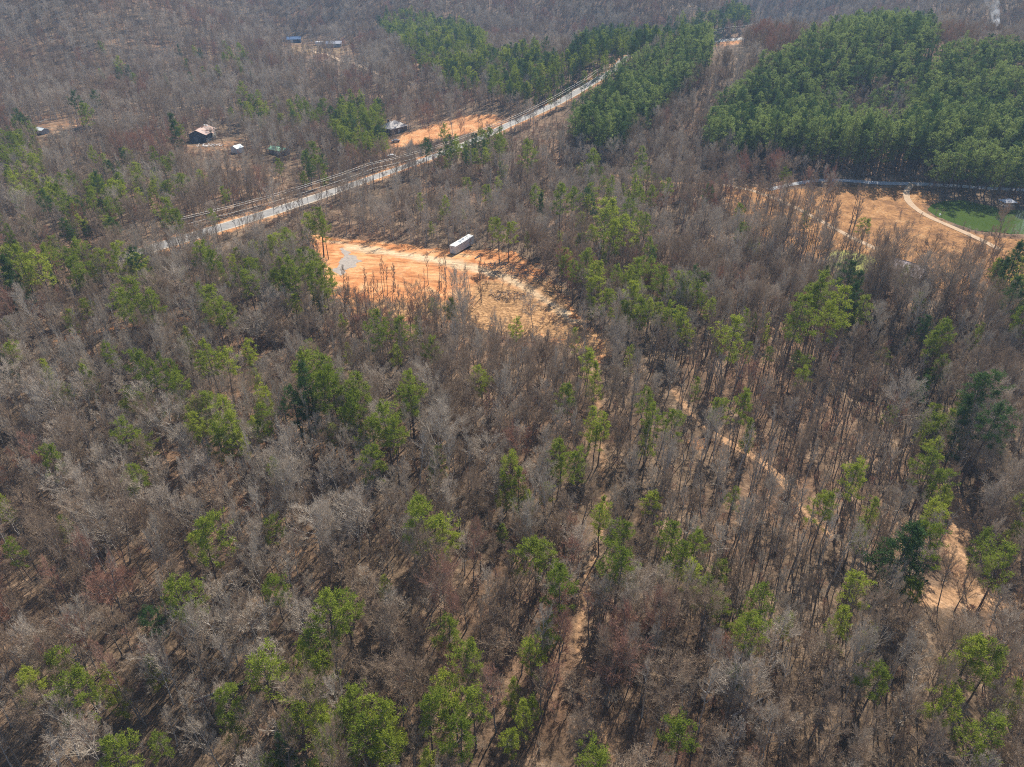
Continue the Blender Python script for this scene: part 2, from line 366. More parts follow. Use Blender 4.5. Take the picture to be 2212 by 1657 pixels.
def ribbon(name, line, width, dz, mat, step=2.0, nc=5, wob=0.0, crown=0.0):
    x, y = smooth_line(line, step); n = len(x)
    tx = np.gradient(x); ty = np.gradient(y); L = np.hypot(tx, ty); nx, ny = -ty / L, tx / L
    vs = []; lat = []
    for j in range(nc):
        s = (j / (nc - 1) - .5) * 2
        w = width / 2 * s * (1 + wob * (vnoise(x, y, 4, 3 + (s > 0)) - .5) * abs(s))
        X = x + nx * w; Y = y + ny * w
        Z = hgt(X, Y) + dz + crown * (1 - s * s); vs.append(np.column_stack([X, Y, Z])); lat.append(np.full(n, s))
    V = np.stack(vs, 1).reshape(-1, 3); S = np.stack(lat, 1).ravel()
    f = [(i * nc + j, i * nc + j + 1, (i + 1) * nc + j + 1, (i + 1) * nc + j)[::-1] for i in range(n - 1) for j in range(nc - 1)]
    me = mesh_np(name, V, f, [mat], smooth=True); add_attr(me, 'lat', S)
    return prop(link(bpy.data.objects.new(name, me)), kind='structure')

def clay_material():
    m, n, l = newmat('orange_clay')
    out = n.new('ShaderNodeOutputMaterial'); b = n.new('ShaderNodeBsdfPrincipled'); b.inputs['Roughness'].default_value = .95; b.inputs['Specular IOR Level'].default_value = .1
    tc = n.new('ShaderNodeTexCoord'); P = tc.outputs['Object']
    mid = noise_node(n, l, P, .13, 7, .7, .6); fine = noise_node(n, l, P, 1.1, 6, .75)
    clay = ramp_node(n, l, mid, [(.28, (.34, .125, .045)), (.45, (.50, .21, .08)), (.6, (.60, .33, .155)), (.72, (.64, .45, .26))])
    pale = ramp_node(n, l, fine, [(.3, (.46, .31, .175)), (.7, (.66, .51, .34))])
    ez = noise_node(n, l, P, .3, 5, .7)
    c = mixc(n, l, edge(n, l, attr(n, 'pale'), ez, .9), clay, pale)
    rough = ramp_node(n, l, fine, [(.32, (.10, .055, .028)), (.44, (.25, .14, .065)), (.56, (.42, .24, .11)), (.7, (.56, .38, .21))])
    c = mixc(n, l, edge(n, l, attr(n, 'weeds'), ez, .9), c, rough)
    mp = n.new('ShaderNodeMapping'); mp.inputs['Rotation'].default_value = (0, 0, .25); mp.inputs['Scale'].default_value = (.22, 1.1, 1); l.new(P, mp.inputs[0])
    tr = noise_node(n, l, mp.outputs[0], .42, 4, .7, 1.2)
    t2 = n.new('ShaderNodeMapRange'); t2.inputs[1].default_value = .38; t2.inputs[2].default_value = .55; t2.inputs[3].default_value = .62; t2.inputs[4].default_value = 1.; l.new(tr, t2.inputs[0])
    v = n.new('ShaderNodeVectorMath'); v.operation = 'SCALE'; l.new(c, v.inputs[0]); l.new(t2.outputs[0], v.inputs['Scale'])
    l.new(v.outputs[0], b.inputs['Base Color'])
    bp = n.new('ShaderNodeBump'); bp.inputs['Strength'].default_value = .6; bp.inputs['Distance'].default_value = .4; l.new(fine, bp.inputs['Height']); l.new(bp.outputs[0], b.inputs['Normal'])
    l.new(b.outputs[0], out.inputs[0]); return m
M['clay'] = clay_material()
def f_pale(x, y): return np.maximum(soft(dline(x, y, W['PALE']) - 2.0 - 1.5 * vnoise(x, y, 8, 5), 3.5), .8 * soft(dline(x, y, W['PALE2']) - 1, 3))
def f_weeds(x, y):
    vv = proj(x, y, hgt(x, y)); r = np.clip((vv[0] - 985) / 60, 0, 1) * np.clip((vv[1] - 590) / 30, 0, 1)
    r2 = np.clip((vv[1] - 630) / 40, 0, 1); return np.maximum(r, r2) * (1 - .75 * f_pale(x, y))
sheet('dirt_clearing', W['CLEARING'], .9, .035, M['clay'], 3.2, {'pale': f_pale, 'weeds': f_weeds})
M['gravel'] = simple('grey_gravel', (.20, .18, .165), .95, noise=.3, scale=1.2, col2=(.36, .31, .27), bump=.5)
sheet('gravel_patch', W['GRAVEL'], .5, .07, M['gravel'], 2.2)

def road_material():
    m, n, l = newmat('worn_asphalt')
    out = n.new('ShaderNodeOutputMaterial'); b = n.new('ShaderNodeBsdfPrincipled'); b.inputs['Roughness'].default_value = .75; b.inputs['Specular IOR Level'].default_value = .3
    tc = n.new('ShaderNodeTexCoord'); P = tc.outputs['Object']; z = noise_node(n, l, P, .5, 6, .7)
    asph = ramp_node(n, l, z, [(.3, (.17, .165, .16)), (.7, (.27, .26, .25))])
    sh = ramp_node(n, l, z, [(.3, (.34, .27, .2)), (.7, (.5, .44, .36))])
    a = mathn(n, l, 'ABSOLUTE', attr(n, 'lat')); mr = n.new('ShaderNodeMapRange'); mr.inputs[1].default_value = .78; mr.inputs[2].default_value = .84; l.new(a, mr.inputs[0])
    c = mixc(n, l, mr.outputs[0], asph, sh)
    l.new(c, b.inputs['Base Color']); l.new(b.outputs[0], out.inputs[0]); return m
M['road'] = road_material()
ribbon('road', W['ROAD'], 7.0, .06, M['road'], 2.0, 17, .12, .08)
M['lanegravel'] = simple('lane_gravel', (.30, .31, .32), .9, noise=.25, scale=1.1)
M['trackdirt'] = simple('track_dirt', (.38, .27, .175), .95, noise=.22, scale=.8)
ribbon('gravel_lane', W['LANE'], 3.2, .05, M['lanegravel'], 2, 5, .2)
ribbon('dam_track', W['TRACK_B'], 2.6, .09, M['trackdirt'], 1.5, 5, .25)
ribbon('field_track', W['TRACK_A'][5:], 2.2, .05, M['trackdirt'], 1.5, 5, .35)
ribbon('house_driveway', W['DRIVE_B'], 4.0, .12, M['trackdirt'], 2.5, 5, .2)
ribbon('woodland_trail', W['TRAIL_R'][2:6], 2.0, .04, simple('trail_sand', (.36, .21, .11), .95, noise=.25, scale=.9), 1.0, 5, .5)

# pond
def water_material():
    m, n, l = newmat('green_pond_water')
    out = n.new('ShaderNodeOutputMaterial'); b = n.new('ShaderNodeBsdfPrincipled')
    b.inputs['Roughness'].default_value = .06; b.inputs['IOR'].default_value = 1.33
    tc = n.new('ShaderNodeTexCoord'); z = noise_node(n, l, tc.outputs['Object'], .04, 4, .5)
    l.new(ramp_node(n, l, z, [(.3, (.048, .082, .016)), (.7, (.066, .10, .024))]), b.inputs['Base Color'])
    z2 = noise_node(n, l, tc.outputs['Object'], 2.0, 3, .6); bp = n.new('ShaderNodeBump'); bp.inputs['Strength'].default_value = .12; bp.inputs['Distance'].default_value = .05
    l.new(z2, bp.inputs['Height']); l.new(bp.outputs[0], b.inputs['Normal']); l.new(b.outputs[0], out.inputs[0]); return m
M['water'] = water_material()
sheet('pond_water', W['POND'], .6, 0, M['water'], .25, flat=POND_Z - .35)

# ------------------------------------------------------------------ tree forms
class TB:   # collects thin tubes and blades fast
    def __init__(s): s.v = []; s.f = []
    def seg(s, p0, p1, r0, r1, n):
        d = p1 - p0; L = np.linalg.norm(d)
        if L < 1e-6: return
        d = d / L; a = np.cross(d, (0.31, .77, .55)); a /= np.linalg.norm(a) + 1e-9; b = np.cross(d, a); o = len(s.v)
        for p, r in ((p0, r0), (p1, r1)):
            for j in range(n):
                t = 2 * math.pi * j / n; s.v.append(p + (a * math.cos(t) + b * math.sin(t)) * r)
        for j in range(n): s.f.append((o + j, o + (j + 1) % n, o + n + (j + 1) % n, o + n + j))
    def strip(s, p0, p1, w, rng):
        d = p1 - p0; a = np.cross(d, rng.normal(size=3)); a *= w * .5 / (np.linalg.norm(a) + 1e-9); o = len(s.v)
        s.v += [p0 - a, p0 + a, p1 + a * .4, p1 - a * .4]; s.f.append((o, o + 1, o + 2, o + 3))
    def blade(s, p0, p1, w, rng):
        d = p1 - p0; a = np.cross(d, rng.normal(size=3)); a *= w * .5 / (np.linalg.norm(a) + 1e-9); o = len(s.v)
        s.v += [p0 - a * .5, p0 + a * .5, p1 + a, p1 - a]; s.f.append((o, o + 1, o + 2, o + 3))
    def mesh(s, name, mat, smooth=False): return mesh_np(name, s.v, s.f, [mat], smooth=smooth)

def unit(v): return v / (np.linalg.norm(v) + 1e-9)
def trunk_line(rng, H, k=9, wob=.02, lean=.03):
    pts = [np.zeros(3)]; a = rng.uniform(0, 6.28); ln = np.array([math.cos(a), math.sin(a), 0]) * lean
    for i in range(k):
        pts.append(pts[-1] + np.array([rng.normal() * wob * H / k * 2, rng.normal() * wob * H / k * 2, H / k]) + ln * H / k)
    return pts
def at_line(pts, t):
    x = t * (len(pts) - 1); i = min(int(x), len(pts) - 2); return pts[i] + (pts[i + 1] - pts[i]) * (x - i)

def bare_form(seed, H, first, spread, nprim, up, dens=1.0, tw=.025):
    rng = np.random.default_rng(seed); T = TB(); C = TB()
    pts = trunk_line(rng, H * .93, 9, .022)
    r0 = .05 + H * .0085
    fork = rng.random() < .4 and first < .6
    for i in range(9): T.seg(pts[i], pts[i + 1], r0 * (1 - i / 9.6), r0 * (1 - (i + 1) / 9.6), 6)
    def grow(p, d, L, r, lvl, tb):
        n = (4, 3, 2)[lvl] if lvl < 3 else 1
        q = [p]; dd = d
        for i in range(n):
            dd = unit(dd + rng.normal(size=3) * .13 + np.array([0, 0, up * (.16, .14, .1, .05)[lvl]]))
            q.append(q[-1] + dd * L / n)
        for i in range(n):
            a = r * (1 - .8 * i / n); b = r * (1 - .8 * (i + 1) / n)
            if lvl == 0: T.seg(q[i], q[i + 1], a, b, 4)
            elif lvl == 1: tb.seg(q[i], q[i + 1], a, b, 3)
            else: tb.strip(q[i], q[i + 1], max(a * 2, tw), rng)
        if lvl == 3: return
        m = int(round((7, 5, 4)[lvl] * (dens if lvl < 2 else 1)))
        for k in range(m + 1):
            t = .22 + .78 * (k + rng.uniform(0, .8)) / (m + .8); t = min(t, 1.)
            a = rng.uniform(0, 6.28); side = unit(np.cross(dd, (math.cos(a), math.sin(a), .3)))
            nd = unit(dd * rng.uniform(.75, 1.15) + side * rng.uniform(.45, .85) + np.array([0, 0, up * .25]))
            grow(at_line(q, t), nd, L * rng.uniform(.42, .62) * (1.15 - .45 * t), r * .5, lvl + 1, tb)
    for k in range(nprim):
        t = first + (1 - first) * (k + rng.uniform(0, .7)) / nprim
        rel = (t - first) / (1 - first)
        prof = (.55 + .9 * rel) if rel < .45 else (.95 - .75 * (rel - .45))
        L = spread * H * .3 * prof * rng.uniform(.75, 1.2)
        a = k * 2.4 + rng.uniform(-.5, .5); el = R(rng.uniform(22, 45) + 28 * rel) * (1 if up > .5 else .7)
        d = np.array([math.cos(a) * math.cos(el), math.sin(a) * math.cos(el), math.sin(el)])
        grow(at_line(pts, min(t, .995)), d, L, r0 * .46 * (1 - .5 * rel), 0, C)
    grow(pts[-1], np.array([0, 0, 1.]), H * .1, r0 * .15, 1, C)
    return T, C

def pine_form(seed, H, cb, rad, nbr, tufts, blades, bl=.42, bw=.07, cone=False, tr=None):
    rng = np.random.default_rng(seed); T = TB(); C = TB()
    pts = trunk_line(rng, H, 9, .012, .02); r0 = tr or (.04 + H * .0105)
    for i in range(9): T.seg(pts[i], pts[i + 1], r0 * (1 - i / 9.8), r0 * (1 - (i + 1) / 9.8), 6)
    for k in range(5):   # dead stubs below the crown
        t = rng.uniform(cb * .45, cb); a = rng.uniform(0, 6.28); d = np.array([math.cos(a), math.sin(a), .1]); p = at_line(pts, t); T.seg(p, p + d * rng.uniform(.5, 1.6), .025, .01, 3)
    for k in range(nbr):
        rel = (k + rng.uniform(0, .9)) / nbr; t = cb + (1 - cb) * rel
        if cone: prof = (1 - rel) ** .8 * min(1, .55 + rel * 3)
        else: prof = math.sin(math.pi * min(1, .22 + rel * .74)) ** .75
        if rng.random() < .2: continue
        L = rad * prof * rng.uniform(.6, 1.15) + .25
        a = k * 2.4 + rng.uniform(-.6, .6); L *= (1 + .35 * math.sin(a + seed)) if not cone else 1; el = R(-8 + 55 * rel + rng.uniform(-14, 14))
        d = np.array([math.cos(a) * math.cos(el), math.sin(a) * math.cos(el), math.sin(el)])
        p = at_line(pts, min(t, .99)); q = [p]
        for i in range(3): d = unit(d + np.array([0, 0, .12]) + rng.normal(size=3) * .08); q.append(q[-1] + d * L / 3)
        for i in range(3): T.seg(q[i], q[i + 1], .05 * (1 - i / 3.5) * min(1, L / 2), .05 * (1 - (i + 1) / 3.5) * min(1, L / 2), 3)
        L *= 1
        nt = max(2, int(tufts * (.4 + .6 * L / rad))); hubs = [at_line(q, min(1, h_)) + rng.normal(size=3) * np.array([.3, .3, .15]) for h_ in rng.uniform(.4, 1.0, 3 if L > 1.2 else 2)] + [q[-1]]
        for j in range(nt):
            c = hubs[j % len(hubs)] + rng.normal(size=3) * np.array([.27, .27, .14]) * (.55 + L * .12)
            up = np.array([0, 0, .45]) + d * .35
            for b in range(blades):
                e = unit(rng.normal(size=3) + up); o = c + rng.normal(size=3) * .13
                C.blade(o, o + e * bl * rng.uniform(.6, 1.1), bw, rng)
    top = pts[-1]
    for j in range(4):
        c = top + np.array([0, 0, -.3 * j]) + rng.normal(size=3) * .12
        for b in range(blades): e = unit(rng.normal(size=3) + np.array([0, 0, .8])); C.blade(c, c + e * bl, bw, rng)
    return T, C

# bare forms: (seed, H, first branch, spread, primaries, upward sweep, density)
BARE = [bare_form(11, 15, .34, .95, 15, 1.0), bare_form(12, 17, .42, .8, 15, 1.1), bare_form(13, 13, .28, 1.15, 15, .8),
        bare_form(14, 17, .5, .52, 13, 1.3, .8), bare_form(15, 19, .55, .45, 12, 1.3, .75), bare_form(16, 18, .3, 1.25, 17, .7, 1.1, .028),
        bare_form(17, 16, .26, 1.4, 16, .6, 1.1, .028), bare_form(18, 14, .38, .7, 14, 1.2)]
SAPL = [bare_form(31, 6, .12, 1.1, 11, 1.0, .7, .02), bare_form(32, 8, .25, .7, 10, 1.2, .6, .02), bare_form(33, 4, .08, 1.5, 12, .7, .8, .02)]
POLE = [bare_form(41, 19, .62, .28, 8, 1.2, .5, .02), bare_form(42, 17, .6, .34, 8, 1.2, .5, .02)]
PINE = [pine_form(51, 17, .50, 3.0, 40, 10, 13, .46, .085), pine_form(52, 19, .56, 3.0, 36, 10, 13, .46, .085), pine_form(53, 15, .38, 2.7, 46, 9, 12, .44, .085),
        pine_form(54, 16, .46, 2.3, 34, 8, 12, .44, .085), pine_form(55, 13, .3, 2.4, 44, 8, 12, .42, .085, cone=True), pine_form(56, 10, .18, 2.3, 42, 8, 12, .4, .085, cone=True)]
PLANT = [pine_form(61, 17, .38, 2.9, 34, 7, 9, .55, .12, cone=False), pine_form(62, 18, .3, 3.1, 36, 7, 9, .55, .12, cone=True), pine_form(63, 15, .34, 2.6, 32, 7, 9, .55, .12, cone=False)]
CEDAR = [pine_form(71, 12, .08, 3.0, 60, 11, 12, .4, .08, cone=True), pine_form(72, 16, .12, 3.6, 64, 11, 12, .45, .09, cone=True)]

FORMS = {}     # key -> (trunk mesh, crown mesh, joined mesh, height)
def register(key, TC, H, bark, leaf):
    T, C = TC
    tm = T.mesh(key + '_trunk', bark, True); cm = C.mesh(key + '_crown', leaf)
    v = list(T.v) + list(C.v); o = len(T.v); f = list(T.f) + [tuple(i + o for i in g) for g in C.f]
    jm = mesh_np(key + '_joined', v, f, [bark, leaf], [0] * len(T.f) + [1] * len(C.f))
    FORMS[key] = (tm, cm, jm, H)
BH = [15, 17, 13, 17, 19, 18, 16, 14]
for i, tc in enumerate(BARE):
    for c, bk in (('pale', 'bark_pale'), ('brown', 'bark_grey'), ('red', 'bark_grey')):
        register(f'bare{i}_{c}', tc, BH[i], M[bk], M['twig_' + c])
for i, (tc, h) in enumerate(zip(SAPL, (6, 8, 4))):
    for c in ('brown', 'red', 'pale'): register(f'sap{i}_{c}', tc, h, M['bark_grey'], M['twig_' + c])
for i, (tc, h) in enumerate(zip(POLE, (19, 17))):
    for c in ('brown', 'pale'): register(f'pole{i}_{c}', tc, h, M['bark_grey'], M['twig_' + c])
for i, (tc, h) in enumerate(zip(PINE, (17, 19, 15, 16, 13, 10))):
    for c in ('yellow', 'green', 'dark'): register(f'pine{i}_{c}', tc, h, M['bark_pine'], M['pine_' + c])
for i, (tc, h) in enumerate(zip(PLANT, (17, 18, 15))):
    register(f'plant{i}_plant', tc, h, M['bark_pine'], M['pine_plant']); register(f'plant{i}_dark', tc, h, M['bark_pine'], M['pine_dark'])
for i, (tc, h) in enumerate(zip(CEDAR, (12, 16))):
    register(f'cedar{i}_dark', tc, h, M['bark_pine'], M['pine_dark'])

# ------------------------------------------------------------------ where the trees stand
rng = np.random.default_rng(2024)
# pines one can point at: crown centre u, v, crown radius in picture px, colour (y/g/d), [form]
HP = """440 1175 40 g|597 1275 30 g|385 1300 42 g|330 1350 28 d|480 1525 33 g|505 1568 26 g|640 1560 34 g|690 1590 36 y|742 1560 34 g|800 1602 40 g|843 1618 38 y|705 1640 34 g|612 1620 30 d|660 1500 30 g
120 1440 30 g|78 1475 32 y|190 1500 42 g|240 1480 26 y|345 1612 22 g|255 1635 42 g|330 1440 20 y|705 1330 42 g|745 1300 34 g|690 1385 34 g|690 1440 30 y|650 1410 24 y|575 1450 40 g|1030 1425 36 g|1157 1418 28 y|925 1540 40 g|964 1482 30 y
1025 1525 36 g|994 1600 40 g|1134 1545 24 y|1105 1598 20 y|1100 1487 15 y|1288 1640 38 g|1184 1200 26 g|1214 1268 38 g|1336 1165 30 g|1336 1225 38 g|1300 1120 24 y|930 1640 26 y|770 1520 34 g|837 1560 24 y
954 1165 34 y|925 1120 42 g|1450 1165 28 g|1470 1205 28 g|1500 1178 26 g|1500 1245 26 y|1558 1325 25 g|1647 1316 32 g|1602 1368 19 y|1815 1350 28 y|1878 1366 17 y|1850 1272 30 y|2095 1420 42 y|2130 1445 40 g|2122 1582 42 g|2035 1530 36 y
2198 1492 28 y|2000 1172 36 g|2020 1110 26 y|2122 1180 26 g|2162 1222 34 g|1870 1150 20 g|1770 632 36 g|1800 662 30 y|1722 680 34 g|1790 700 30 y|1760 655 26 g|1582 725 32 y|1505 835 12 g|1733 790 16 g|1735 812 16 y|1660 762 10 g|1835 1042 30 y
2005 1012 30 g|2020 1050 28 g|2012 925 24 g|2016 975 20 y|2015 745 22 g|2030 800 20 g|2100 860 44 d|2130 920 40 d|2085 900 34 d|1890 1100 20 g|2190 640 28 d|2205 700 24 g|2175 590 22 d|1618 928 15 g|2040 1085 22 y|2195 560 24 d
817 712 30 g|858 716 24 g|904 705 13 g|905 725 12 g|780 850 30 g|765 890 28 g|885 845 30 g|880 875 28 g|838 912 34 g|852 945 30 g|810 925 24 g|757 866 24 g|755 905 24 g|665 800 34 g|705 815 34 g|650 840 38 d|690 850 36 g|725 845 30 g|640 870 28 d
952 990 17 g|935 1015 13 g|1105 1010 22 y|1122 1045 22 g|1095 1045 18 g|1215 985 24 g|1235 1010 26 g|1205 1012 18 g|1177 1060 14 y|1140 1080 14 y|1275 905 20 y|1298 925 22 y|1285 945 18 y|1268 790 22 y|1285 810 18 y|1360 765 11 g|1357 780 10 y|1243 728 16 y|1405 870 22 g|1408 905 24 g|1398 935 18 g|1300 1095 16 g
1215 575 18 g|1240 590 22 g|1265 575 26 g|1280 600 22 g|1340 600 24 g|1375 590 28 g|1362 650 30 y|1385 675 26 g|1350 680 22 g|1430 610 30 g|1465 625 28 g|1510 640 26 g|1445 680 24 y|1470 700 28 y|1480 720 22 y|1380 630 20 g|1490 610 18 g
160 590 22 g|50 575 32 g|20 590 30 d|85 580 26 y|300 640 32 g|320 665 26 g|275 655 22 g|463 655 28 g|478 680 22 g|435 640 18 g|540 612 20 g|525 600 16 g|640 590 24 g|670 605 22 g|630 615 20 g|700 598 20 g|715 600 14 g|340 612 13 y|328 595 10 y
310 795 28 g|330 820 22 g|345 785 14 g|380 812 22 g|395 835 24 g|370 850 18 g|455 775 26 y|485 790 24 y|440 790 18 y|403 728 14 y|395 748 12 y|410 755 12 y|540 762 18 y|545 785 14 y|560 840 18 y|575 865 18 y|560 905 24 g|570 930 16 g|550 925 14 y
430 890 24 y|455 880 26 g|480 905 30 y|505 935 28 y|470 950 26 g|430 925 24 y|515 960 22 y|410 900 18 y|280 855 14 y|300 875 18 g|275 880 12 y|330 860 14 g|18 765 18 g|10 785 16 d|97 798 15 y|110 812 12 y|190 808 16 y|200 822 14 y|182 795 10 y|10 1082 10 y
370 458 22 g|382 480 16 g|688 478 20 g|700 495 16 g|672 490 18 y|1330 470 30 y|1350 500 34 y|1310 485 24 g|1325 510 24 y|1390 490 18 g|1370 455 18 g|1155 425 16 g|1165 440 14 d|1210 430 22 g|1280 345 14 g|1140 330 20 g|1600 500 14 g|1600 460 12 g|1078 500 17 g|1098 505 15 y
375 270 18 d|385 282 12 g|165 220 14 d|185 250 16 g|520 110 10 g|525 125 10 g|205 215 12 d|1660 700 12 y|1850 620 24 d|1830 600 26 d|1842 645 24 d|1860 668 20 g|1240 430 16 g|1530 420 14 d|1380 425 14 g|1060 420 12 g"""
HANDPINES = []
for tok in HP.replace('\n', '|').split('|'):
    a = tok.split(); HANDPINES.append((float(a[0]), float(a[1]), float(a[2]), a[3]))

PINEPOLY = [  # polygon of crown centres, share of pines, colour weights y,g,d / 'plant'
    ([(1530, 290), (1530, 240), (1600, 180), (1680, 110), (1760, 66), (1900, 33), (2010, 33), (2040, 100), (2240, 90), (2240, 410), (1990, 400), (1760, 335), (1740, 305), (1600, 312)], .985, 'plant'),
    ([(1230, 275), (1240, 240), (1300, 165), (1400, 112), (1480, 72), (1535, 65), (1565, 90), (1530, 130), (1480, 170), (1430, 215), (1380, 262), (1330, 300), (1270, 295)], .97, 'plant'),
    ([(815, 60), (830, 22), (900, 22), (1000, 48), (1052, 85), (1060, 115), (1040, 170), (1000, 190), (920, 150), (860, 85)], .8, (.15, .6, .25)),
    ([(1045, 130), (1100, 102), (1170, 98), (1215, 130), (1222, 190), (1150, 205), (1060, 190)], .92, (.1, .5, .4)),
    ([(1220, 110), (1300, 55), (1390, 65), (1480, 42), (1600, 12), (1630, 40), (1500, 68), (1400, 95), (1310, 142), (1250, 185), (1225, 200)], .9, (.05, .35, .6)),
    ([(712, 240), (740, 215), (810, 215), (838, 250), (832, 300), (800, 312), (735, 305)], .9, (.3, .6, .1)),
    ([(580, 345), (640, 328), (700, 330), (705, 372), (600, 380)], .8, (.2, .5, .3)),
    ([(900, 290), (980, 280), (1090, 285), (1095, 325), (1000, 335), (900, 330)], .75, (.15, .65, .2)),
    ([(480, 210), (620, 200), (700, 215), (700, 260), (560, 255), (490, 240)], .35, (.3, .6, .1)),
    ([(0, 240), (60, 255), (95, 330), (0, 350)], .4, (.3, .6, .1)),
    ([(0, 340), (60, 325), (130, 370), (260, 380), (300, 395), (290, 420), (100, 440), (0, 425)], .42, (.45, .5, .05)),
    ([(200, 330), (330, 320), (420, 350), (420, 400), (260, 390)], .3, (.4, .5, .1)),
    ([(30, 415), (130, 400), (270, 425), (275, 480), (150, 520), (20, 500)], .45, (.2, .5, .3)),
    ([(0, 500), (60, 500), (200, 510), (330, 560), (300, 585), (120, 600), (0, 620)], .36, (.35, .55, .1)),
    ([(330, 560), (480, 520), (660, 500), (720, 560), (735, 600), (650, 640), (560, 590), (400, 590)], .3, (.35, .6, .05)),
    ([(1250, 330), (1400, 330), (1420, 420), (1380, 520), (1290, 520), (1240, 430)], .25, (.4, .5, .1)),
    ([(1200, 560), (1400, 540), (1540, 600), (1540, 690), (1350, 670), (1200, 610)], .16, (.3, .6, .1)),
    ([(560, 1480), (860, 1450), (1050, 1500), (1050, 1800), (560, 1800)], .2, (.5, .5, 0)),
    ([(2140, 540), (2240, 520), (2240, 640), (2180, 640)], .5, (.1, .4, .5)),
    ([(1970, 640), (2040, 650), (2060, 900), (2000, 880)], .3, (.1, .4, .5)),
    ([(200, 100), (560, 90), (560, 170), (200, 170)], .06, (.2, .6, .2)),
]
HOLE = [(1790, 195), (1850, 160), (1930, 150), (1985, 170), (1975, 225), (1930, 280), (1880, 260), (1810, 235)]
def W2(poly): return poly
KEEPCLEAR = [  # crowns are kept out of these, chance that one still stands
    ([(380, 520), (480, 487), (600, 447), (720, 397), (850, 345), (900, 335), (900, 372), (740, 428), (600, 478), (500, 508), (390, 540)], .4),
    ([(400, 465), (640, 398), (800, 345), (860, 330), (860, 350), (640, 430), (420, 485)], .45),
    ([(1060, 270), (1180, 210), (1290, 148), (1330, 140), (1310, 185), (1230, 255), (1100, 305)], .05),
    ([(955, 500), (1030, 500), (1035, 545), (960, 562)], 0.),
    ([(690, 512), (800, 512), (960, 525), (1120, 535), (1180, 575), (1250, 650), (1300, 730), (1260, 745), (1130, 700), (1020, 660), (1000, 615), (860, 618), (735, 610), (700, 585)], .02),
    ([(395, 255), (480, 250), (540, 280), (545, 345), (400, 340)], .04),
    ([(565, 295), (640, 295), (645, 375), (570, 370)], .04),
    ([(70, 245), (210, 240), (215, 270), (80, 298)], .1),
    ([(825, 240), (875, 240), (880, 300), (830, 320)], .05),
    ([(840, 262), (1090, 235), (1095, 270), (900, 320), (840, 320)], .14),
    ([(600, 62), (770, 68), (775, 110), (720, 130), (610, 112)], .30),
    ([(1535, 60), (1610, 60), (1610, 102), (1535, 100)], .02),
    ([(1690, 385), (1850, 378), (2240, 380), (2240, 505), (2130, 515), (2060, 530), (1960, 510), (1850, 440), (1760, 400)], .05),
    ([(1940, 490), (2100, 515), (2060, 560), (1940, 570)], .12),
    ([(1500, 900), (1560, 925), (1640, 975), (1620, 1000), (1520, 955)], .15),
    ([(1240, 1200), (1300, 1200), (1260, 1400), (1220, 1400)], .15),
    ([(2040, 1040), (2120, 1060), (2150, 1200), (2212, 1240), (2212, 1330), (2000, 1310), (2050, 1200)], .25),
]
OPEN = [('CLEARING', .02), ('GRAVEL', 0), ('FIELD', .05), ('POND', 0), ('YARD_A', .10), ('YARD_B', .16), ('YARD_C', .08), ('YARD_D', .12), ('YARD_E', 0), ('LAWN', 0)]
LINES = [('ROAD', 7.0), ('LANE', 4.5), ('TRACK_A', 2.0), ('TRACK_B', 3.5), ('DRIVE_B', 3.0), ('TRAIL_R', 1.8), ('TRAIL_M', 1.8), ('TRAIL_E', 2.0), ('TRAIL_F', 1.8)]

def candidates():
    out = []
    for d0, d1, s in ((22, 240, 3.15), (240, 480, 4.3), (480, 1150, 5.5), (1150, 1900, 11.0)):
        X, Y = np.meshgrid(np.arange(-d1 * 1.0, d1 * 1.0, s), np.arange(10, d1, s))
        X = X.ravel(); Y = Y.ravel()
        X = X + rng.uniform(-.5, .5, X.shape) * s * 1.1; Y = Y + rng.uniform(-.5, .5, X.shape) * s * 1.1
        D = np.hypot(X, Y); k = (D >= d0) & (D < d1)
        X = X[k]; Y = Y[k]; Z = hgt(X, Y); u, v, dep = proj(X, Y, Z)
        m = 140 if d0 < 240 else 60
        uc, vc, dc = proj(X, Y, Z + 14)
        k = (u > -m) & (u < 2212 + m * 1.6) & (vc < 1740) & (vc > -80) & (dep > 5)
        out.append(np.column_stack([X[k], Y[k], Z[k], np.full(k.sum(), s)]))
    return np.vstack(out)
cand = candidates()
X, Y, Z, S = cand.T
ub, vb, dp = proj(X, Y, Z); uc, vc, _ = proj(X, Y, Z + 11.5)
N = len(X); alive = np.ones(N, bool); rnd = rng.random(N)
for k, pr in OPEN: alive &= ~(inpoly(X, Y, W[k]) & (rnd > (np.where((ub < 1800) | (vb > 530), .5, .04) if k == 'FIELD' else pr)))
for k, wd in LINES: alive &= dline(X, Y, W[k]) > (wd - 1.5 if k == 'ROAD' else wd)
rnd = rng.random(N)
for poly, pr in KEEPCLEAR: alive &= ~(inpoly(uc, vc, poly) & (rnd > pr))
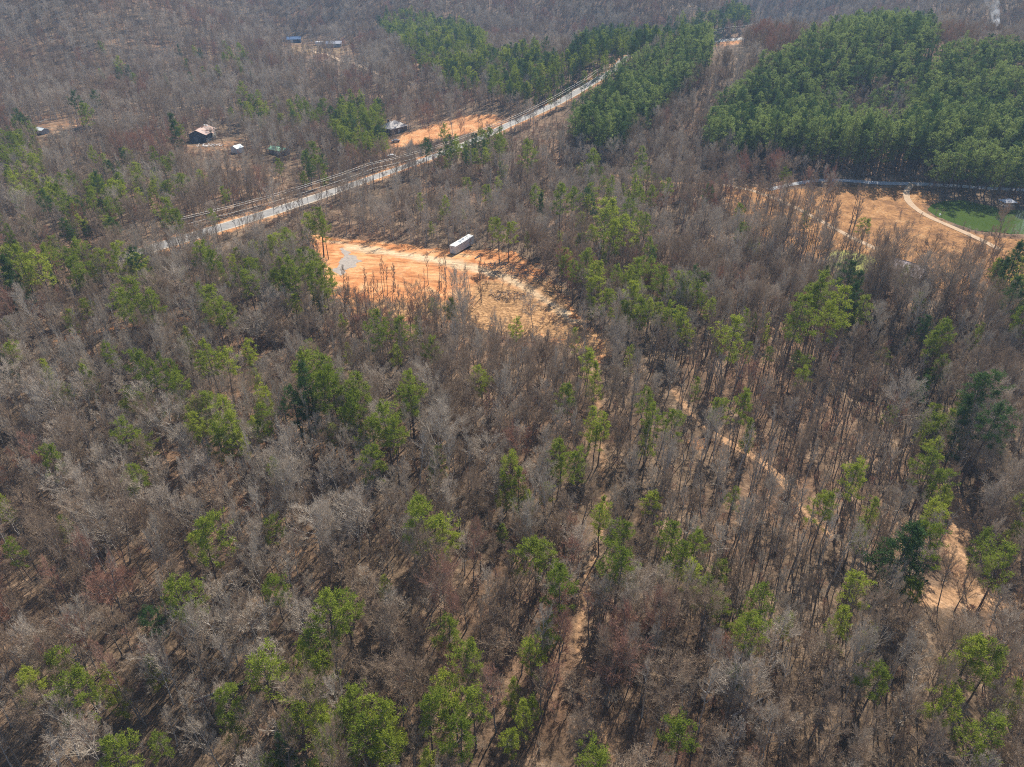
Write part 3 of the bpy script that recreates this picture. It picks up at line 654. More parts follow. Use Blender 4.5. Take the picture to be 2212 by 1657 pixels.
# natural gaps
gap = vnoise(X, Y, 16, 11) * .6 + vnoise(X, Y, 7, 12) * .4
alive &= ~((gap < .22) & (vb > 380))
rnd = rng.random(N)
alive &= ~((vb > 1150) & (ub < 1250) & (rnd < .12))     # thinner stand in the lower left
ispine = np.zeros(N, bool); pcol = np.zeros(N, int)      # 0 y 1 g 2 d 3 plant 4 plant dark
rnd = rng.random(N); rc = rng.random(N)
ispine |= (rnd < .036) & (vc > 330); pcol[:] = np.where(rc < .4, 0, 1)
inpolys = np.zeros(N, bool)
for poly, pr, cw in PINEPOLY:
    inpolys |= inpoly(uc, vc, poly)
    ins = inpoly(uc, vc, poly)
    if cw == 'plant':
        ins &= ~(inpoly(uc, vc, HOLE) & (rnd > .1))
        alive &= ~(ins & (vnoise(X, Y, 13, 41) * .6 + vnoise(X, Y, 6, 42) * .4 < .25)); ispine |= ins & (rnd < pr); pcol = np.where(ins, np.where(rc < .7, 3, 4), pcol)
    else:
        ispine |= ins & (rnd < pr)
        pcol = np.where(ins, np.where(rc < cw[0], 0, np.where(rc < cw[0] + cw[1], 1, 2)), pcol)

TREES = []   # dict per tree
def addtree(kind, key, x, y, z, sxy, sz, rot, col, force=False):
    H = FORMS[key][3] * sz
    u, v, d = proj(x, y, z + H * (.72 if kind == 'pine' else .62))
    u, v, d = float(u), float(v), float(d)
    size = H * sxy / d
    ln = .07 if kind == 'bare' else .035
    TREES.append(dict(kind=kind, key=key, loc=(x, y, z - .15), s=(sxy, sxy, sz), rot=(float(rng.normal() * ln), float(rng.normal() * ln), rot), u=u, v=v, d=d, H=H, size=size * (2 if force else 1), col=col,
                      inframe=(-15 < u < 2227 and -10 < v < 1675)))
# hand-placed pines
hpx = []
for (u, v, r, c) in HANDPINES:
    if 1190 < u < 1540 and 540 < v < 740: r *= .78
    Ht = 14.0
    for _ in range(3):
        g = G(u, v, Ht * .74); dep = float(proj(*g)[2]); rm = r * dep / FPX; Ht = min(21, max(8.5, rm * 4.4 + 3.4))
    col = {'y': 'yellow', 'g': 'green', 'd': 'dark'}[c]
    ci = int(rng.integers(0, 4)) if Ht > 12 else int(rng.choice([3, 4, 5]))
    key = f'pine{ci}_{col}'
    if c == 'd' and rng.random() < .5: key = f'cedar{int(rng.integers(0, 2))}_dark'
    base_r = {'pine0': 3.0, 'pine1': 2.8, 'pine2': 2.6, 'pine3': 2.2, 'pine4': 2.1, 'pine5': 2.0, 'cedar0': 2.8, 'cedar1': 3.4}[key.split('_')[0]]
    sz = Ht / FORMS[key][3]; sx = min(1.5, max(.58, rm / base_r * .95))
    addtree('pine', key, g[0], g[1], g[2], sx, sz, rng.uniform(0, 6.28), col, True); hpx.append((g[0], g[1]))
hpx = np.array(hpx)
# big grey evergreen mass lower right
g = G(1935, 1215, 8); addtree('pine', 'cedar1_dark', g[0], g[1], g[2], 1.5, 1.05, .6, 'dark', True)
idx = np.where(alive)[0]
dist2 = np.min(np.hypot(X[idx, None] - hpx[None, :, 0], Y[idx, None] - hpx[None, :, 1]), axis=1)
idx = idx[dist2 > 1.8]
polezone = [(1380, 740), (2000, 700), (2040, 1240), (1900, 1400), (1400, 1300), (1330, 900)]
polez2 = [(735, 590), (1040, 600), (1060, 700), (735, 700)]
polez3 = [(1590, 420), (1850, 420), (1850, 640), (1600, 640)]
for i in idx:
    x, y, z, s = X[i], Y[i], Z[i], S[i]
    far = 1.0 if s < 6 else (1.15 if s < 10 else 1.45)
    if ispine[i]:
        if pcol[i] >= 3:
            key = f'plant{int(rng.integers(0, 3))}_' + ('plant' if pcol[i] == 3 else 'dark'); sx = rng.uniform(1.0, 1.65) * min(far, 1.1); sz = rng.uniform(.75, 1.15) * (1.25 if vb[i] > 330 else 1)
            col = 'green' if pcol[i] == 3 else 'dark'
        else:
            col = ('yellow', 'green', 'dark')[pcol[i]]
            fi = int(rng.choice([0, 1, 2, 3, 4])) ; key = f'pine{fi}_{col}'; sx = rng.uniform(.8, 1.2) * far; sz = rng.uniform(.75, 1.1)
            if s < 4.6 and inpolys[i]: q_ = rng.uniform(.6, .95); sz *= q_; sx *= q_
            if s < 4.6 and not inpolys[i]:
                q_ = rng.uniform(.5, .85); sz *= q_; sx *= q_ * .95
        addtree('pine', key, x, y, z, sx, sz, rng.uniform(0, 6.28), col)
    else:
        cn = vnoise(x, y, 35, 21) * .6 + rng.random() * .55
        col = 'pale' if cn > .64 else ('brown' if cn > .3 else 'red')
        inz = inpoly(np.array([ub[i]]), np.array([vb[i]]), polezone)[0]
        r = rng.random()
        if inz and r < .45: key = f'pole{int(rng.integers(0, 2))}_' + ('pale' if col == 'pale' else 'brown')
        elif r < .12 and s < 6: key = f'sap{int(rng.integers(0, 3))}_{col}'
        elif inz: key = f'bare{int(rng.choice([1, 3, 4, 7, 0]))}_{col}'
        else: key = f'bare{int(rng.choice([0, 1, 2, 7, 3, 4, 5, 6], p=[.17, .17, .16, .16, .12, .07, .07, .08]))}_{col}'
        sx = rng.uniform(.72, 1.12) * far; sz = rng.uniform(.66, 1.02) * (1 if s < 6 else 1.05)
        if s < 4.4: sx *= rng.uniform(.55, .9); sz *= rng.uniform(.68, .95)
        addtree('bare', key, x, y, z, sx, sz, rng.uniform(0, 6.28), col)
# thin poles that stand in the lower edge of the clearing and in the grove beside the field
for zone, n in ((polez2, 40), (polez3, 80)):
    k = 0
    while k < n:
        u = rng.uniform(min(p[0] for p in zone), max(p[0] for p in zone)); v = rng.uniform(min(p[1] for p in zone), max(p[1] for p in zone))
        if not inpoly(np.array([u]), np.array([v + 45]), zone)[0] and zone is polez2: continue
        g = G(u, v + 25)
        if dline(np.array([g[0]]), np.array([g[1]]), W['PALE'])[0] < 4: continue
        addtree('bare', str(rng.choice(['pole0_brown', 'pole1_brown', 'bare3_brown', 'bare4_brown', 'bare3_brown', 'bare7_brown'])), g[0], g[1], g[2], rng.uniform(.42, .62) if zone is polez2 else rng.uniform(.7, 1.0), rng.uniform(.42, .72) if zone is polez2 else rng.uniform(.7, 1.0), rng.uniform(0, 6.28), 'brown'); k += 1
# large spreading bare trees that stand out: u, v of the crown centre, crown radius px
for u, v, r, c in ((925, 925, 45, 'pale'), (1000, 630, 34, 'pale'), (1135, 1140, 42, 'pale'), (890, 1385, 48, 'brown'), (700, 1140, 40, 'pale'), (545, 1215, 40, 'pale'), (620, 1060, 44, 'pale'), (170, 1370, 44, 'pale'),
                   (1630, 1330 + 80, 36, 'brown'), (1860, 1430, 48, 'pale'), (2110, 800, 46, 'brown'), (2150, 690, 40, 'brown'), (1890, 560, 60, 'brown'), (2100, 570, 38, 'brown'), (1840, 540, 46, 'brown'), (1940, 540, 40, 'brown'), (1790, 520, 40, 'brown'), (1700, 470, 34, 'brown'), (1750, 450, 34, 'brown'), (2010, 570, 40, 'brown'), (2060, 600, 44, 'brown'), (1655, 500, 34, 'brown'), (1790, 400, 16, 'pale'), (1990, 660, 44, 'pale'), (1930, 590, 40, 'brown'), (1990, 605, 40, 'pale'), (1955, 620, 44, 'brown'), (1900, 605, 36, 'brown'), (2170, 480, 30, 'brown'), (1950, 870, 44, 'pale'), (1900, 700, 40, 'pale'),
                   (405, 1380, 46, 'pale'), (340, 1440, 40, 'pale'), (80, 1390, 42, 'pale'), (880, 235, 18, 'pale'), (925, 255, 18, 'red'), (975, 235, 22, 'pale'), (995, 262, 12, 'red'), (1620, 1480, 40, 'pale'), (1370, 1400, 42, 'pale'), (60, 660, 38, 'pale'), (110, 860, 40, 'pale'), (560, 1640, 34, 'pale'), (450, 1590, 36, 'pale'), (1620, 1130, 36, 'pale')):
    Ht = 15.
    for _ in range(3):
        g = G(u, v, Ht * .7); dep = float(proj(*g)[2]); rm = r * dep / FPX; Ht = min(20, max(11, rm * 2.4 + 6))
    f = int(rng.choice([5, 6, 2])); key = f'bare{f}_{c}'; addtree('bare', key, g[0], g[1], g[2], min(1.3, max(.6, rm / 5.2)), Ht / FORMS[key][3], rng.uniform(0, 6.28), c, True)

# ------------------------------------------------------------------ choose who is an individual
def visible_rank(kind, n):
    c = [t for t in TREES if t['kind'] == kind and t['inframe']]
    c.sort(key=lambda t: -t['size']); return c[:n]
for t in TREES: t['ind'] = False
for kind, n in (('pine', 300), ('bare', 300)):
    for t in visible_rank(kind, n): t['ind'] = True

MARKS = [(995, 535, 70, 'by the white container'), (440, 290, 70, 'by the ruined house'), (2100, 470, 110, 'by the green pond'), (1955, 565, 80, 'by the metal-roofed house'),
         (850, 270, 55, 'by the grey-roofed house'), (1040, 610, 150, 'beside the orange clearing'), (800, 560, 130, 'beside the orange clearing')]
def where(u, v):
    for a, b, r, s in MARKS:
        if math.hypot(u - a, v - b) < r: return s
    if v > 1450: return 'near the bottom edge'
    if u < 230: return 'near the left edge'
    if u > 1990: return 'near the right edge'
    if v < 480: return 'behind the clearing'
    return 'in the bare woods'
ORD = 'first second third fourth fifth sixth seventh eighth ninth tenth eleventh twelfth thirteenth fourteenth fifteenth sixteenth seventeenth eighteenth nineteenth twentieth'.split()
def look(t):
    cw = {'yellow': 'yellow-green', 'green': 'green', 'dark': 'dark green', 'pale': 'pale grey', 'brown': 'grey-brown', 'red': 'reddish brown'}[t['col']]
    if t['kind'] == 'pine': form = 'bushy' if ('cedar' in t['key'] or 'pine5' in t['key'] or 'pine4' in t['key']) else ('broad' if t['s'][0] > 1.05 else 'slender')
    else: form = 'pole-like' if 'pole' in t['key'] else ('shrubby' if 'sap' in t['key'] else ('spreading' if t['key'][4] in '56' else 'upright'))
    return f"{'tall' if t['H'] > (12.6 if t['kind'] == 'bare' else 14) else 'low'} {cw} {form} {'pine' if t['kind'] == 'pine' else 'bare tree'}"
def area(u, v):
    for a, b, r, s in MARKS:
        if math.hypot(u - a, v - b) < r: return s
    row = ['top', 'upper', 'middle', 'lower', 'bottom'][int(min(4, max(0, v / 331.4)))]
    cl = ['far-left', 'left', 'centre-left', 'centre-right', 'right', 'far-right'][int(min(5, max(0, u / 368.7)))]
    return f'in the {row} {cl} woods'
def give_labels(items):
    cells = {}
    for t in items: cells.setdefault((look(t), area(t['u'], t['v'])), []).append(t)
    parts = []
    for (lk, ar), g_ in cells.items():
        if len(g_) <= 19: parts.append((lk, ar, g_)); continue
        g_.sort(key=lambda t: -t['v']); m_ = -(-len(g_) // 3)
        for q, w_ in enumerate(('front-rank', 'mid-rank', 'back-rank')): parts.append((w_ + ' ' + lk, ar, g_[q * m_:(q + 1) * m_]))
    for lk, ar, g_ in parts:
        g_.sort(key=lambda t: t['u']); n_ = len(g_)
        for i, t in enumerate(g_):
            if n_ == 1: t['label'] = f'the only {lk} {ar}'
            elif i == 0: t['label'] = f'leftmost {lk} {ar}'
            elif i == n_ - 1: t['label'] = f'rightmost {lk} {ar}'
            else: t['label'] = f'{ORD[min(i, 19)]} {lk} from the left {ar}'
give_labels([t for t in TREES if t['ind']])
protos = {}
for t in [t for t in TREES if t['ind']]:
    tm, cm, jm, H = FORMS[t['key']]
    nm = 'pine_tree' if t['kind'] == 'pine' else 'bare_tree'
    if t['key'] not in protos:
        root = bpy.data.objects.new(nm, None); root.empty_display_size = .5
        protos[t['key']] = (root, bpy.data.objects.new('trunk', tm), bpy.data.objects.new('crown', cm)); r, a, b = protos[t['key']]
    else:
        r, a, b = (o.copy() for o in protos[t['key']])
    a.parent = r; b.parent = r
    for o in (r, a, b): COL.objects.link(o)
    r.location = t['loc']; r.rotation_euler = t['rot']; r.scale = t['s']
    prop(r, t['label'], 'pine tree' if t['kind'] == 'pine' else 'bare tree', 'green pines scattered through the woods' if t['kind'] == 'pine' else 'leafless trees of the foreground woods')

def scatter(name, items, label, cat):
    keys = sorted({k for k, *_ in items}); ki = {k: i for i, k in enumerate(keys)}
    pc = bpy.data.collections.new(name + '_forms')
    for i, k in enumerate(keys):
        o = bpy.data.objects.new(f'form_{i:03d}_{name}', FORMS[k][2]); pc.objects.link(o)
    me = bpy.data.meshes.new(name); n = len(items); me.vertices.add(n)
    me.vertices.foreach_set('co', np.array([it[1] for it in items], np.float32).ravel())
    a = me.attributes.new('tree_rot', 'FLOAT_VECTOR', 'POINT'); a.data.foreach_set('vector', np.array([it[3] for it in items], np.float32).ravel())
    a = me.attributes.new('tree_scale', 'FLOAT_VECTOR', 'POINT'); a.data.foreach_set('vector', np.array([it[2] for it in items], np.float32).ravel())
    a = me.attributes.new('tree_form', 'INT', 'POINT'); a.data.foreach_set('value', np.array([ki[it[0]] for it in items], np.int32))
    o = link(bpy.data.objects.new(name, me)); prop(o, label, cat, kind='stuff')
    ng = bpy.data.node_groups.new(name + '_nodes', 'GeometryNodeTree')
    ng.interface.new_socket('Geometry', in_out='INPUT', socket_type='NodeSocketGeometry'); ng.interface.new_socket('Geometry', in_out='OUTPUT', socket_type='NodeSocketGeometry')
    N_ = ng.nodes; L_ = ng.links
    gi = N_.new('NodeGroupInput'); go = N_.new('NodeGroupOutput'); ci = N_.new('GeometryNodeCollectionInfo'); ci.inputs['Collection'].default_value = pc
    ci.inputs['Separate Children'].default_value = True; ci.inputs['Reset Children'].default_value = True
    ip = N_.new('GeometryNodeInstanceOnPoints'); ip.inputs['Pick Instance'].default_value = True
    L_.new(gi.outputs[0], ip.inputs['Points']); L_.new(ci.outputs[0], ip.inputs['Instance'])
    for nm, ty, sk in (('tree_rot', 'FLOAT_VECTOR', 'Rotation'), ('tree_scale', 'FLOAT_VECTOR', 'Scale'), ('tree_form', 'INT', 'Instance Index')):
        na = N_.new('GeometryNodeInputNamedAttribute'); na.data_type = ty; na.inputs['Name'].default_value = nm; L_.new(na.outputs['Attribute'], ip.inputs[sk])
    L_.new(ip.outputs[0], go.inputs[0])
    md = o.modifiers.new('scatter', 'NODES'); md.node_group = ng; return o
rest = lambda k: [(t['key'], t['loc'], t['s'], t['rot']) for t in TREES if t['kind'] == k and not t['ind']]
scatter('bare_woodland', rest('bare'), 'grey-brown leafless woodland covering the valley floor and the far hills', 'woodland')
scatter('pine_woodland', rest('pine'), 'dense green pine woods on the hill at the upper right', 'woodland')

# undergrowth: saplings, brambles and fallen sticks under the trees
ug = []
D1, s = 420, 2.4
gx, gy = np.meshgrid(np.arange(-D1 * .85, D1 * .85, s), np.arange(20, D1, s)); gx = gx.ravel() + rng.uniform(-1.3, 1.3, gx.size); gy = gy.ravel() + rng.uniform(-1.3, 1.3, gy.size)
gz = hgt(gx, gy); u_, v_, d_ = proj(gx, gy, gz); ok = (u_ > -30) & (u_ < 2240) & (v_ < 1720) & (rng.random(gx.size) < .8 * vnoise(gx, gy, 14, 31) + .35)
for k, pr in OPEN:
    if k not in ('FIELD', 'CLEARING'): ok &= ~inpoly(gx, gy, W[k])
ok &= ~(inpoly(gx, gy, W['FIELD']) & (rng.random(gx.size) > .08))
ok &= ~(inpoly(gx, gy, W['CLEARING']) & (rng.random(gx.size) > .55 * f_weeds(gx, gy)))
for k, wd in LINES: ok &= dline(gx, gy, W[k]) > wd * .9
for i in np.where(ok)[0]:
    ug.append((f"sap{int(rng.choice([0, 2, 2]))}_{rng.choice(['brown', 'red', 'pale'], p=[.5, .25, .25])}", (gx[i], gy[i], gz[i] - .1), (rng.uniform(.35, .8),) * 2 + (rng.uniform(.25, .6),), (0., 0., rng.uniform(0, 6.28))))
scatter('undergrowth', ug, 'low leafless brush and saplings under the trees', 'undergrowth')
print('trees', len(TREES), 'pines', sum(t['kind'] == 'pine' for t in TREES), 'undergrowth', len(ug))

# ------------------------------------------------------------------ container, houses, poles and small things
def V3(a): return Vector((float(a[0]), float(a[1]), float(a[2])))
M['white_paint'] = simple('white_painted_steel', (.62, .64, .64), .5, noise=.1, scale=.7, col2=(.80, .82, .80))
M['cont'] = ribbed('container_side', (.52, .56, .60), .28, 0, .5, .1, col2=(.66, .69, .71))
M['dark_metal'] = simple('dark_metal', (.06, .06, .065), .6)
M['wood_post'] = simple('weathered_wood', (.22, .17, .13), .9, noise=.35, scale=3)
M['glass'] = simple('window_glass', (.03, .035, .045), .15, noise=.1)
M['trim'] = simple('pale_trim', (.62, .60, .56), .7)
def heading(p, q): return math.atan2(q[1] - p[1], q[0] - p[0])

# shipping container at the edge of the clearing (local x along its length)
c0 = G(984.7, 550.5); c1 = G(1022, 531)
hd = heading(c0, c1)
cont = empty('shipping_container', (float(c0[0]), float(c0[1]), float(c0[2]) + .1), hd)
prop(cont, 'long white shipping container standing at the back edge of the orange clearing', 'container')
Lc, Wc, Hc = 12.2, 2.45, 2.9
b = MB(); b.box(0, Lc, 0, .06, .15, Hc); b.box(0, Lc, Wc - .06, Wc, .15, Hc)
nrib = 40
for i in range(nrib):
    x = .25 + i * (Lc - .5) / nrib; b.box(x, x + .15, -.045, .0, .3, Hc - .2); b.box(x, x + .15, Wc, Wc + .045, .3, Hc - .2)
b.box(.0, Lc, .06, Wc - .06, .15, .3); b.build('side_wall', M['cont'], cont)
b = MB(); b.box(-.02, Lc + .02, -.05, Wc + .05, Hc, Hc + .07)
for i in range(14): b.box(.4 + i * .83, .5 + i * .83, .1, Wc - .1, Hc + .07, Hc + .10)
b.build('roof', M['white_paint'], cont)
for y0, y1 in ((.08, Wc / 2 - .01), (Wc / 2 + .01, Wc - .08)):
    b = MB(); b.box(-.03, .03, y0, y1, .3, Hc - .12)
    o = b.build('door', M['cont'], cont)
    b = MB()
    for k in (.28, .78): b.tube([(-.07, y0 + k * (y1 - y0), .3), (-.07, y0 + k * (y1 - y0), Hc - .15)], .025, 5)
    b.build('lock_rod', M['trim'], o)
b = MB()
for x in (0, Lc - .14):
    for y in (-.03, Wc - .11): b.box(x, x + .14, y, y + .14, .15, Hc)
b.build('corner_post', M['white_paint'], cont)
for x in (.4, Lc / 2, Lc - 1):
    b = MB(); b.box(x, x + .5, .1, Wc - .1, -.3, .15); b.build('timber_block', M['wood_post'], cont)

def house(name, label, cat, u, v, hdg, w, d, wh, rh, wall, roof, over=.5, hip=False, wins=(), doors=(), chim=None, rise=0., shift=(0, 0)):
    g = G(u, v); root = empty(name, (float(g[0]), float(g[1]), float(g[2]) + rise), hdg); prop(root, label, cat)
    x0, x1, y0, y1 = -w / 2 + shift[0], w / 2 + shift[0], -d / 2 + shift[1], d / 2 + shift[1]; ym = (y0 + y1) / 2
    b = MB(); b.add([(x0, y0, -1.5), (x1, y0, -1.5), (x1, y1, -1.5), (x0, y1, -1.5), (x0, y0, wh), (x1, y0, wh), (x1, y1, wh), (x0, y1, wh)],
                    [(0, 1, 5, 4), (1, 2, 6, 5), (2, 3, 7, 6), (3, 0, 4, 7)])
    if not hip: b.add([(x0, y0, wh), (x0, ym, wh + rh - .05), (x0, y1, wh), (x1, y0, wh), (x1, ym, wh + rh - .05), (x1, y1, wh)], [(0, 1, 2), (5, 4, 3)])
    b.build('wall', wall, root)
    s = rh / (d / 2); e = over; ez = wh - s * e; t = .14
    b = MB()
    if hip:
        k = min(w, d) / 2 * .9; A = [(x0 - e, y0 - e, ez), (x1 + e, y0 - e, ez), (x1 + e, y1 + e, ez), (x0 - e, y1 + e, ez)]; r1 = (x0 + k, ym, wh + rh); r2 = (x1 - k, ym, wh + rh)
        for q in ([A[0], A[1], r2, r1], [A[1], A[2], r2], [A[2], A[3], r1, r2], [A[3], A[0], r1]): b.slab(q, t)
    else:
        b.slab([(x0 - e, y0 - e, ez), (x1 + e, y0 - e, ez), (x1 + e, ym, wh + rh), (x0 - e, ym, wh + rh)], t)
        b.slab([(x1 + e, y1 + e, ez), (x0 - e, y1 + e, ez), (x0 - e, ym, wh + rh), (x1 + e, ym, wh + rh)], t)
        b.tube([(x0 - e, ym, wh + rh), (x1 + e, ym, wh + rh)], .09, 6)
    rf = b.build('roof', roof, root)
    def opening(kind, side, a, z, ww, hh):
        b = MB(); g_ = MB(); P = {'f': lambda s_, q, o_: (x0 + s_, y0 - o_, q), 'b': lambda s_, q, o_: (x0 + s_, y1 + o_, q), 'l': lambda s_, q, o_: (x0 - o_, y0 + s_, q), 'r': lambda s_, q, o_: (x1 + o_, y0 + s_, q)}[side]
        def bx(m, a0, a1, z0, z1, o0, o1):
            p = P(a0, z0, o0); q = P(a1, z1, o1); m.box(min(p[0], q[0]), max(p[0], q[0]), min(p[1], q[1]), max(p[1], q[1]), z0, z1)
        if kind == 'window':
            bx(b, a - .1, a + ww + .1, z - .1, z, .003, .06); bx(b, a - .1, a + ww + .1, z + hh, z + hh + .1, .003, .06); bx(b, a - .1, a, z, z + hh, .003, .06); bx(b, a + ww, a + ww + .1, z, z + hh, .003, .06)
            o = b.build('window', M['trim'], root); bx(g_, a, a + ww, z, z + hh, .003, .025); g_.build('pane', M['glass'], o)
        else:
            bx(b, a, a + ww, z, z + hh, .003, .06); o = b.build('door', M['trim'], root); bx(g_, a + ww - .15, a + ww - .08, z + 1, z + 1.1, .063, .11); g_.build('handle', M['dark_metal'], o)
    for q in wins: opening('window', *q)
    for q in doors: opening('door', *q)
    if chim:
        b = MB(); b.box(chim[0] - .4, chim[0] + .4, chim[1] - .4, chim[1] + .4, wh, wh + rh + .9); b.box(chim[0] - .48, chim[0] + .48, chim[1] - .48, chim[1] + .48, wh + rh + .9, wh + rh + 1.05); b.build('chimney', M['dark_metal'], rf)
    return root

M['shingle'] = simple('grey_shingles', (.34, .32, .31), .9, noise=.3, scale=2.2, col2=(.46, .43, .42))
M['brownwall'] = simple('brown_siding', (.16, .12, .10), .9)
M['brownmetal'] = ribbed('brown_ribbed_metal_roof', (.26, .21, .22), .9, 0, .5, .1, col2=(.40, .34, .36))
M['greenmetal'] = simple('green_metal_roof', (.20, .44, .26), .5, noise=.2, scale=.8, col2=(.42, .62, .46))
M['greywall'] = simple('grey_boards', (.33, .33, .33), .9, noise=.3, scale=2)
M['blueroof'] = simple('blue_metal_roof', (.06, .12, .24), .5, noise=.25, scale=.5)
M['bluewall'] = simple('dark_blue_wall', (.045, .07, .13), .8)
M['whitewall'] = simple('white_boards', (.66, .64, .62), .8, noise=.15, scale=2)
M['paleroof'] = simple('pale_metal_roof', (.58, .64, .66), .5, noise=.15, scale=1, col2=(.74, .80, .80))
M['greyroof'] = simple('light_grey_roof', (.36, .37, .42), .7, noise=.15, scale=1)

house('grey_roofed_house', 'small brown house with a grey hipped shingle roof beside the sandy yard', 'house', 850, 284, R(52), 12.5, 9.5, 3.2, 2.6, M['brownwall'], M['shingle'], hip=True,
      wins=(('f', 2, 1, 1.2, 1.2), ('f', 8.5, 1, 1.4, 1.2), ('l', 2, 1, 1.2, 1.2), ('l', 6, 1, 1.2, 1.2)), doors=(('f', 5.5, 0, 1, 2.1),), chim=(-2.2, 1.2))
house('metal_roofed_house', 'brown house with a purplish ribbed metal roof behind bare trees below the field', 'house', 1955, 598, R(-48), 10.5, 8.5, 2.9, 2.3, M['brownwall'], M['brownmetal'],
      wins=(('f', 1.5, 1, 1.2, 1.1), ('f', 6.5, 1, 1.2, 1.1), ('l', 3, 1, 1.2, 1.1)), doors=(('f', 4.2, 0, 1, 2.1),), chim=None)
house('green_roofed_shed', 'low grey shed with a bright green metal roof among bare trees', 'shed', 604, 331, R(-32), 10.0, 5.0, 2.3, 1.1, M['greywall'], M['greenmetal'], wins=(('l', 1.6, .9, 1.1, .9),), doors=(('f', 6.5, 0, 2.0, 2.0),))
house('small_shed', 'small white shed with a peaked pale roof right of the ruined house', 'shed', 514, 329, R(62), 4.6, 4.2, 2.6, 1.1, M['whitewall'], M['paleroof'], over=.2, doors=(('l', 1.4, 0, 1.2, 2),))
house('tin_roofed_shed', 'pale tin-roofed shed at the far left edge of the woods', 'shed', 92, 287, R(-30), 6.5, 4.0, 2.0, .8, M['greywall'], M['paleroof'], over=.3, doors=(('f', 2.4, 0, 1.4, 1.8),))
house('blue_building', 'long dark blue building with a blue roof on the hillside clearing', 'building', 631, 91, R(12), 18, 8.5, 3.2, 2.0, M['bluewall'], M['blueroof'], wins=(('f', 3, 1, 1.4, 1.3), ('f', 12, 1, 1.4, 1.3)), doors=(('f', 7.5, 0, 3, 2.5),))
house('grey_house', 'light grey-roofed house right of the white camper on the hillside', 'house', 722, 100, R(8), 15, 8.5, 3.0, 2.0, M['greywall'], M['greyroof'], wins=(('f', 2.5, 1, 1.3, 1.2), ('f', 11, 1, 1.3, 1.2)), doors=(('f', 6.5, 0, 1.1, 2.1),))

# ruined house
M['ruinwall'] = simple('scorched_boards', (.035, .045, .06), .9, noise=.4, scale=1.2, col2=(.12, .14, .16))
M['ruinroof'] = simple('rusted_sagging_tin', (.30, .27, .27), .7, noise=.3, scale=.45, col2=(.45, .24, .16))
M['plaster'] = simple('pale_stone_wall', (.42, .41, .36), .9, noise=.4, scale=1.5)
g0 = G(447, 308); gl = G(415, 306); gr_ = G(472, 295)
hd = heading(g0, gr_)
ru = empty('ruined_house', (float(g0[0]), float(g0[1]), float(g0[2])), hd); prop(ru, 'dark burnt-out house with a sagging rusty tin roof and debris in front', 'ruined house')
Lr, Wr, Hr = 14.0, 9.0, 4.3   # x along the ridge away from the gable front, y to the left
b = MB(); t = .2
b.box(0, t, 0, Wr, -1, Hr); b.box(t, 9.0, Wr - t, Wr, -1, Hr); b.box(t, Lr - 4, 0, t, -1, 1.0)
for x in (1.6, 3.2, 4.9, 6.6, 8.4): b.box(x, x + .45, 0, t, 1.0, Hr)
b.add([(0.01, 0, Hr), (0.01, Wr, Hr), (0.01, Wr / 2, Hr + 1.9), (t, 0, Hr), (t, Wr, Hr), (t, Wr / 2, Hr + 1.9)], [(0, 2, 1), (3, 4, 5), (0, 3, 5, 2), (1, 2, 5, 4)])
b.build('wall', M['ruinwall'], ru)
b = MB(); b.box(Lr - 4, Lr, .25, .5, -1, 3.4); b.box(Lr - .25, Lr, .5, Wr, -1, 2.8); b.box(9.3, Lr - .3, Wr - .25, Wr, -1, 2.2); b.build('stone_wall', M['plaster'], ru)
rs = np.random.default_rng(5); nx, ny = 15, 9; vs = []
for i in range(nx):
    for j in range(ny):
        x = -.7 + (Lr + 1.4) * i / (nx - 1); y = -.8 + (Wr + 1.6) * j / (ny - 1); yy = abs(y - Wr / 2) / (Wr / 2)
        z = Hr + 1.95 - 1.95 * yy + .12; sag = math.exp(-((x - 9.5) / 2.4) ** 2) * (1.5 if y < Wr / 2 else .7); vs.append((x, y, z - sag + rs.normal() * .07))
fs = [(i * ny + j, (i + 1) * ny + j, (i + 1) * ny + j + 1, i * ny + j + 1) for i in range(nx - 1) for j in range(ny - 1) if (i, j) not in ((9, 1), (10, 1), (9, 2), (12, 0), (11, 6))]
k = len(vs); vs2 = vs + [(x, y, z - .1) for x, y, z in vs]; fs2 = fs + [tuple(q + k for q in f[::-1]) for f in fs]
rf = bpy.data.objects.new('roof', mesh_np('ruin_roof', vs2, fs2, [M['ruinroof']])); link(rf, ru)
b = MB(); b.slab([(8.1, .2, Hr + .62), (9.6, .4, Hr + .1), (9.4, 1.6, Hr + .75), (8.0, 1.5, Hr + 1.15)], .04); b.slab([(13, 3.2, Hr + 1.75), (14.6, 3.4, Hr + 1.65), (14.5, 5.6, Hr + 2.0), (12.2, 5.0, Hr + 2.15)], .04); b.build('loose_roof_sheet', M['paleroof'], rf)
b = MB(); b.box(-.05, -.003, 4.6, 6.6, .2, 2.9); b.build('garage_door', simple('grey_roll_door', (.16, .19, .22), .7), ru)
b = MB(); b.box(-.05, -.003, 1.4, 2.5, 0, 2.3); b.build('doorway', M['glass'], ru)
b = MB(); b.box(Lr + .1, Lr + .3, .1, .3, -1, 4.4); b.build('post', M['trim'], ru)
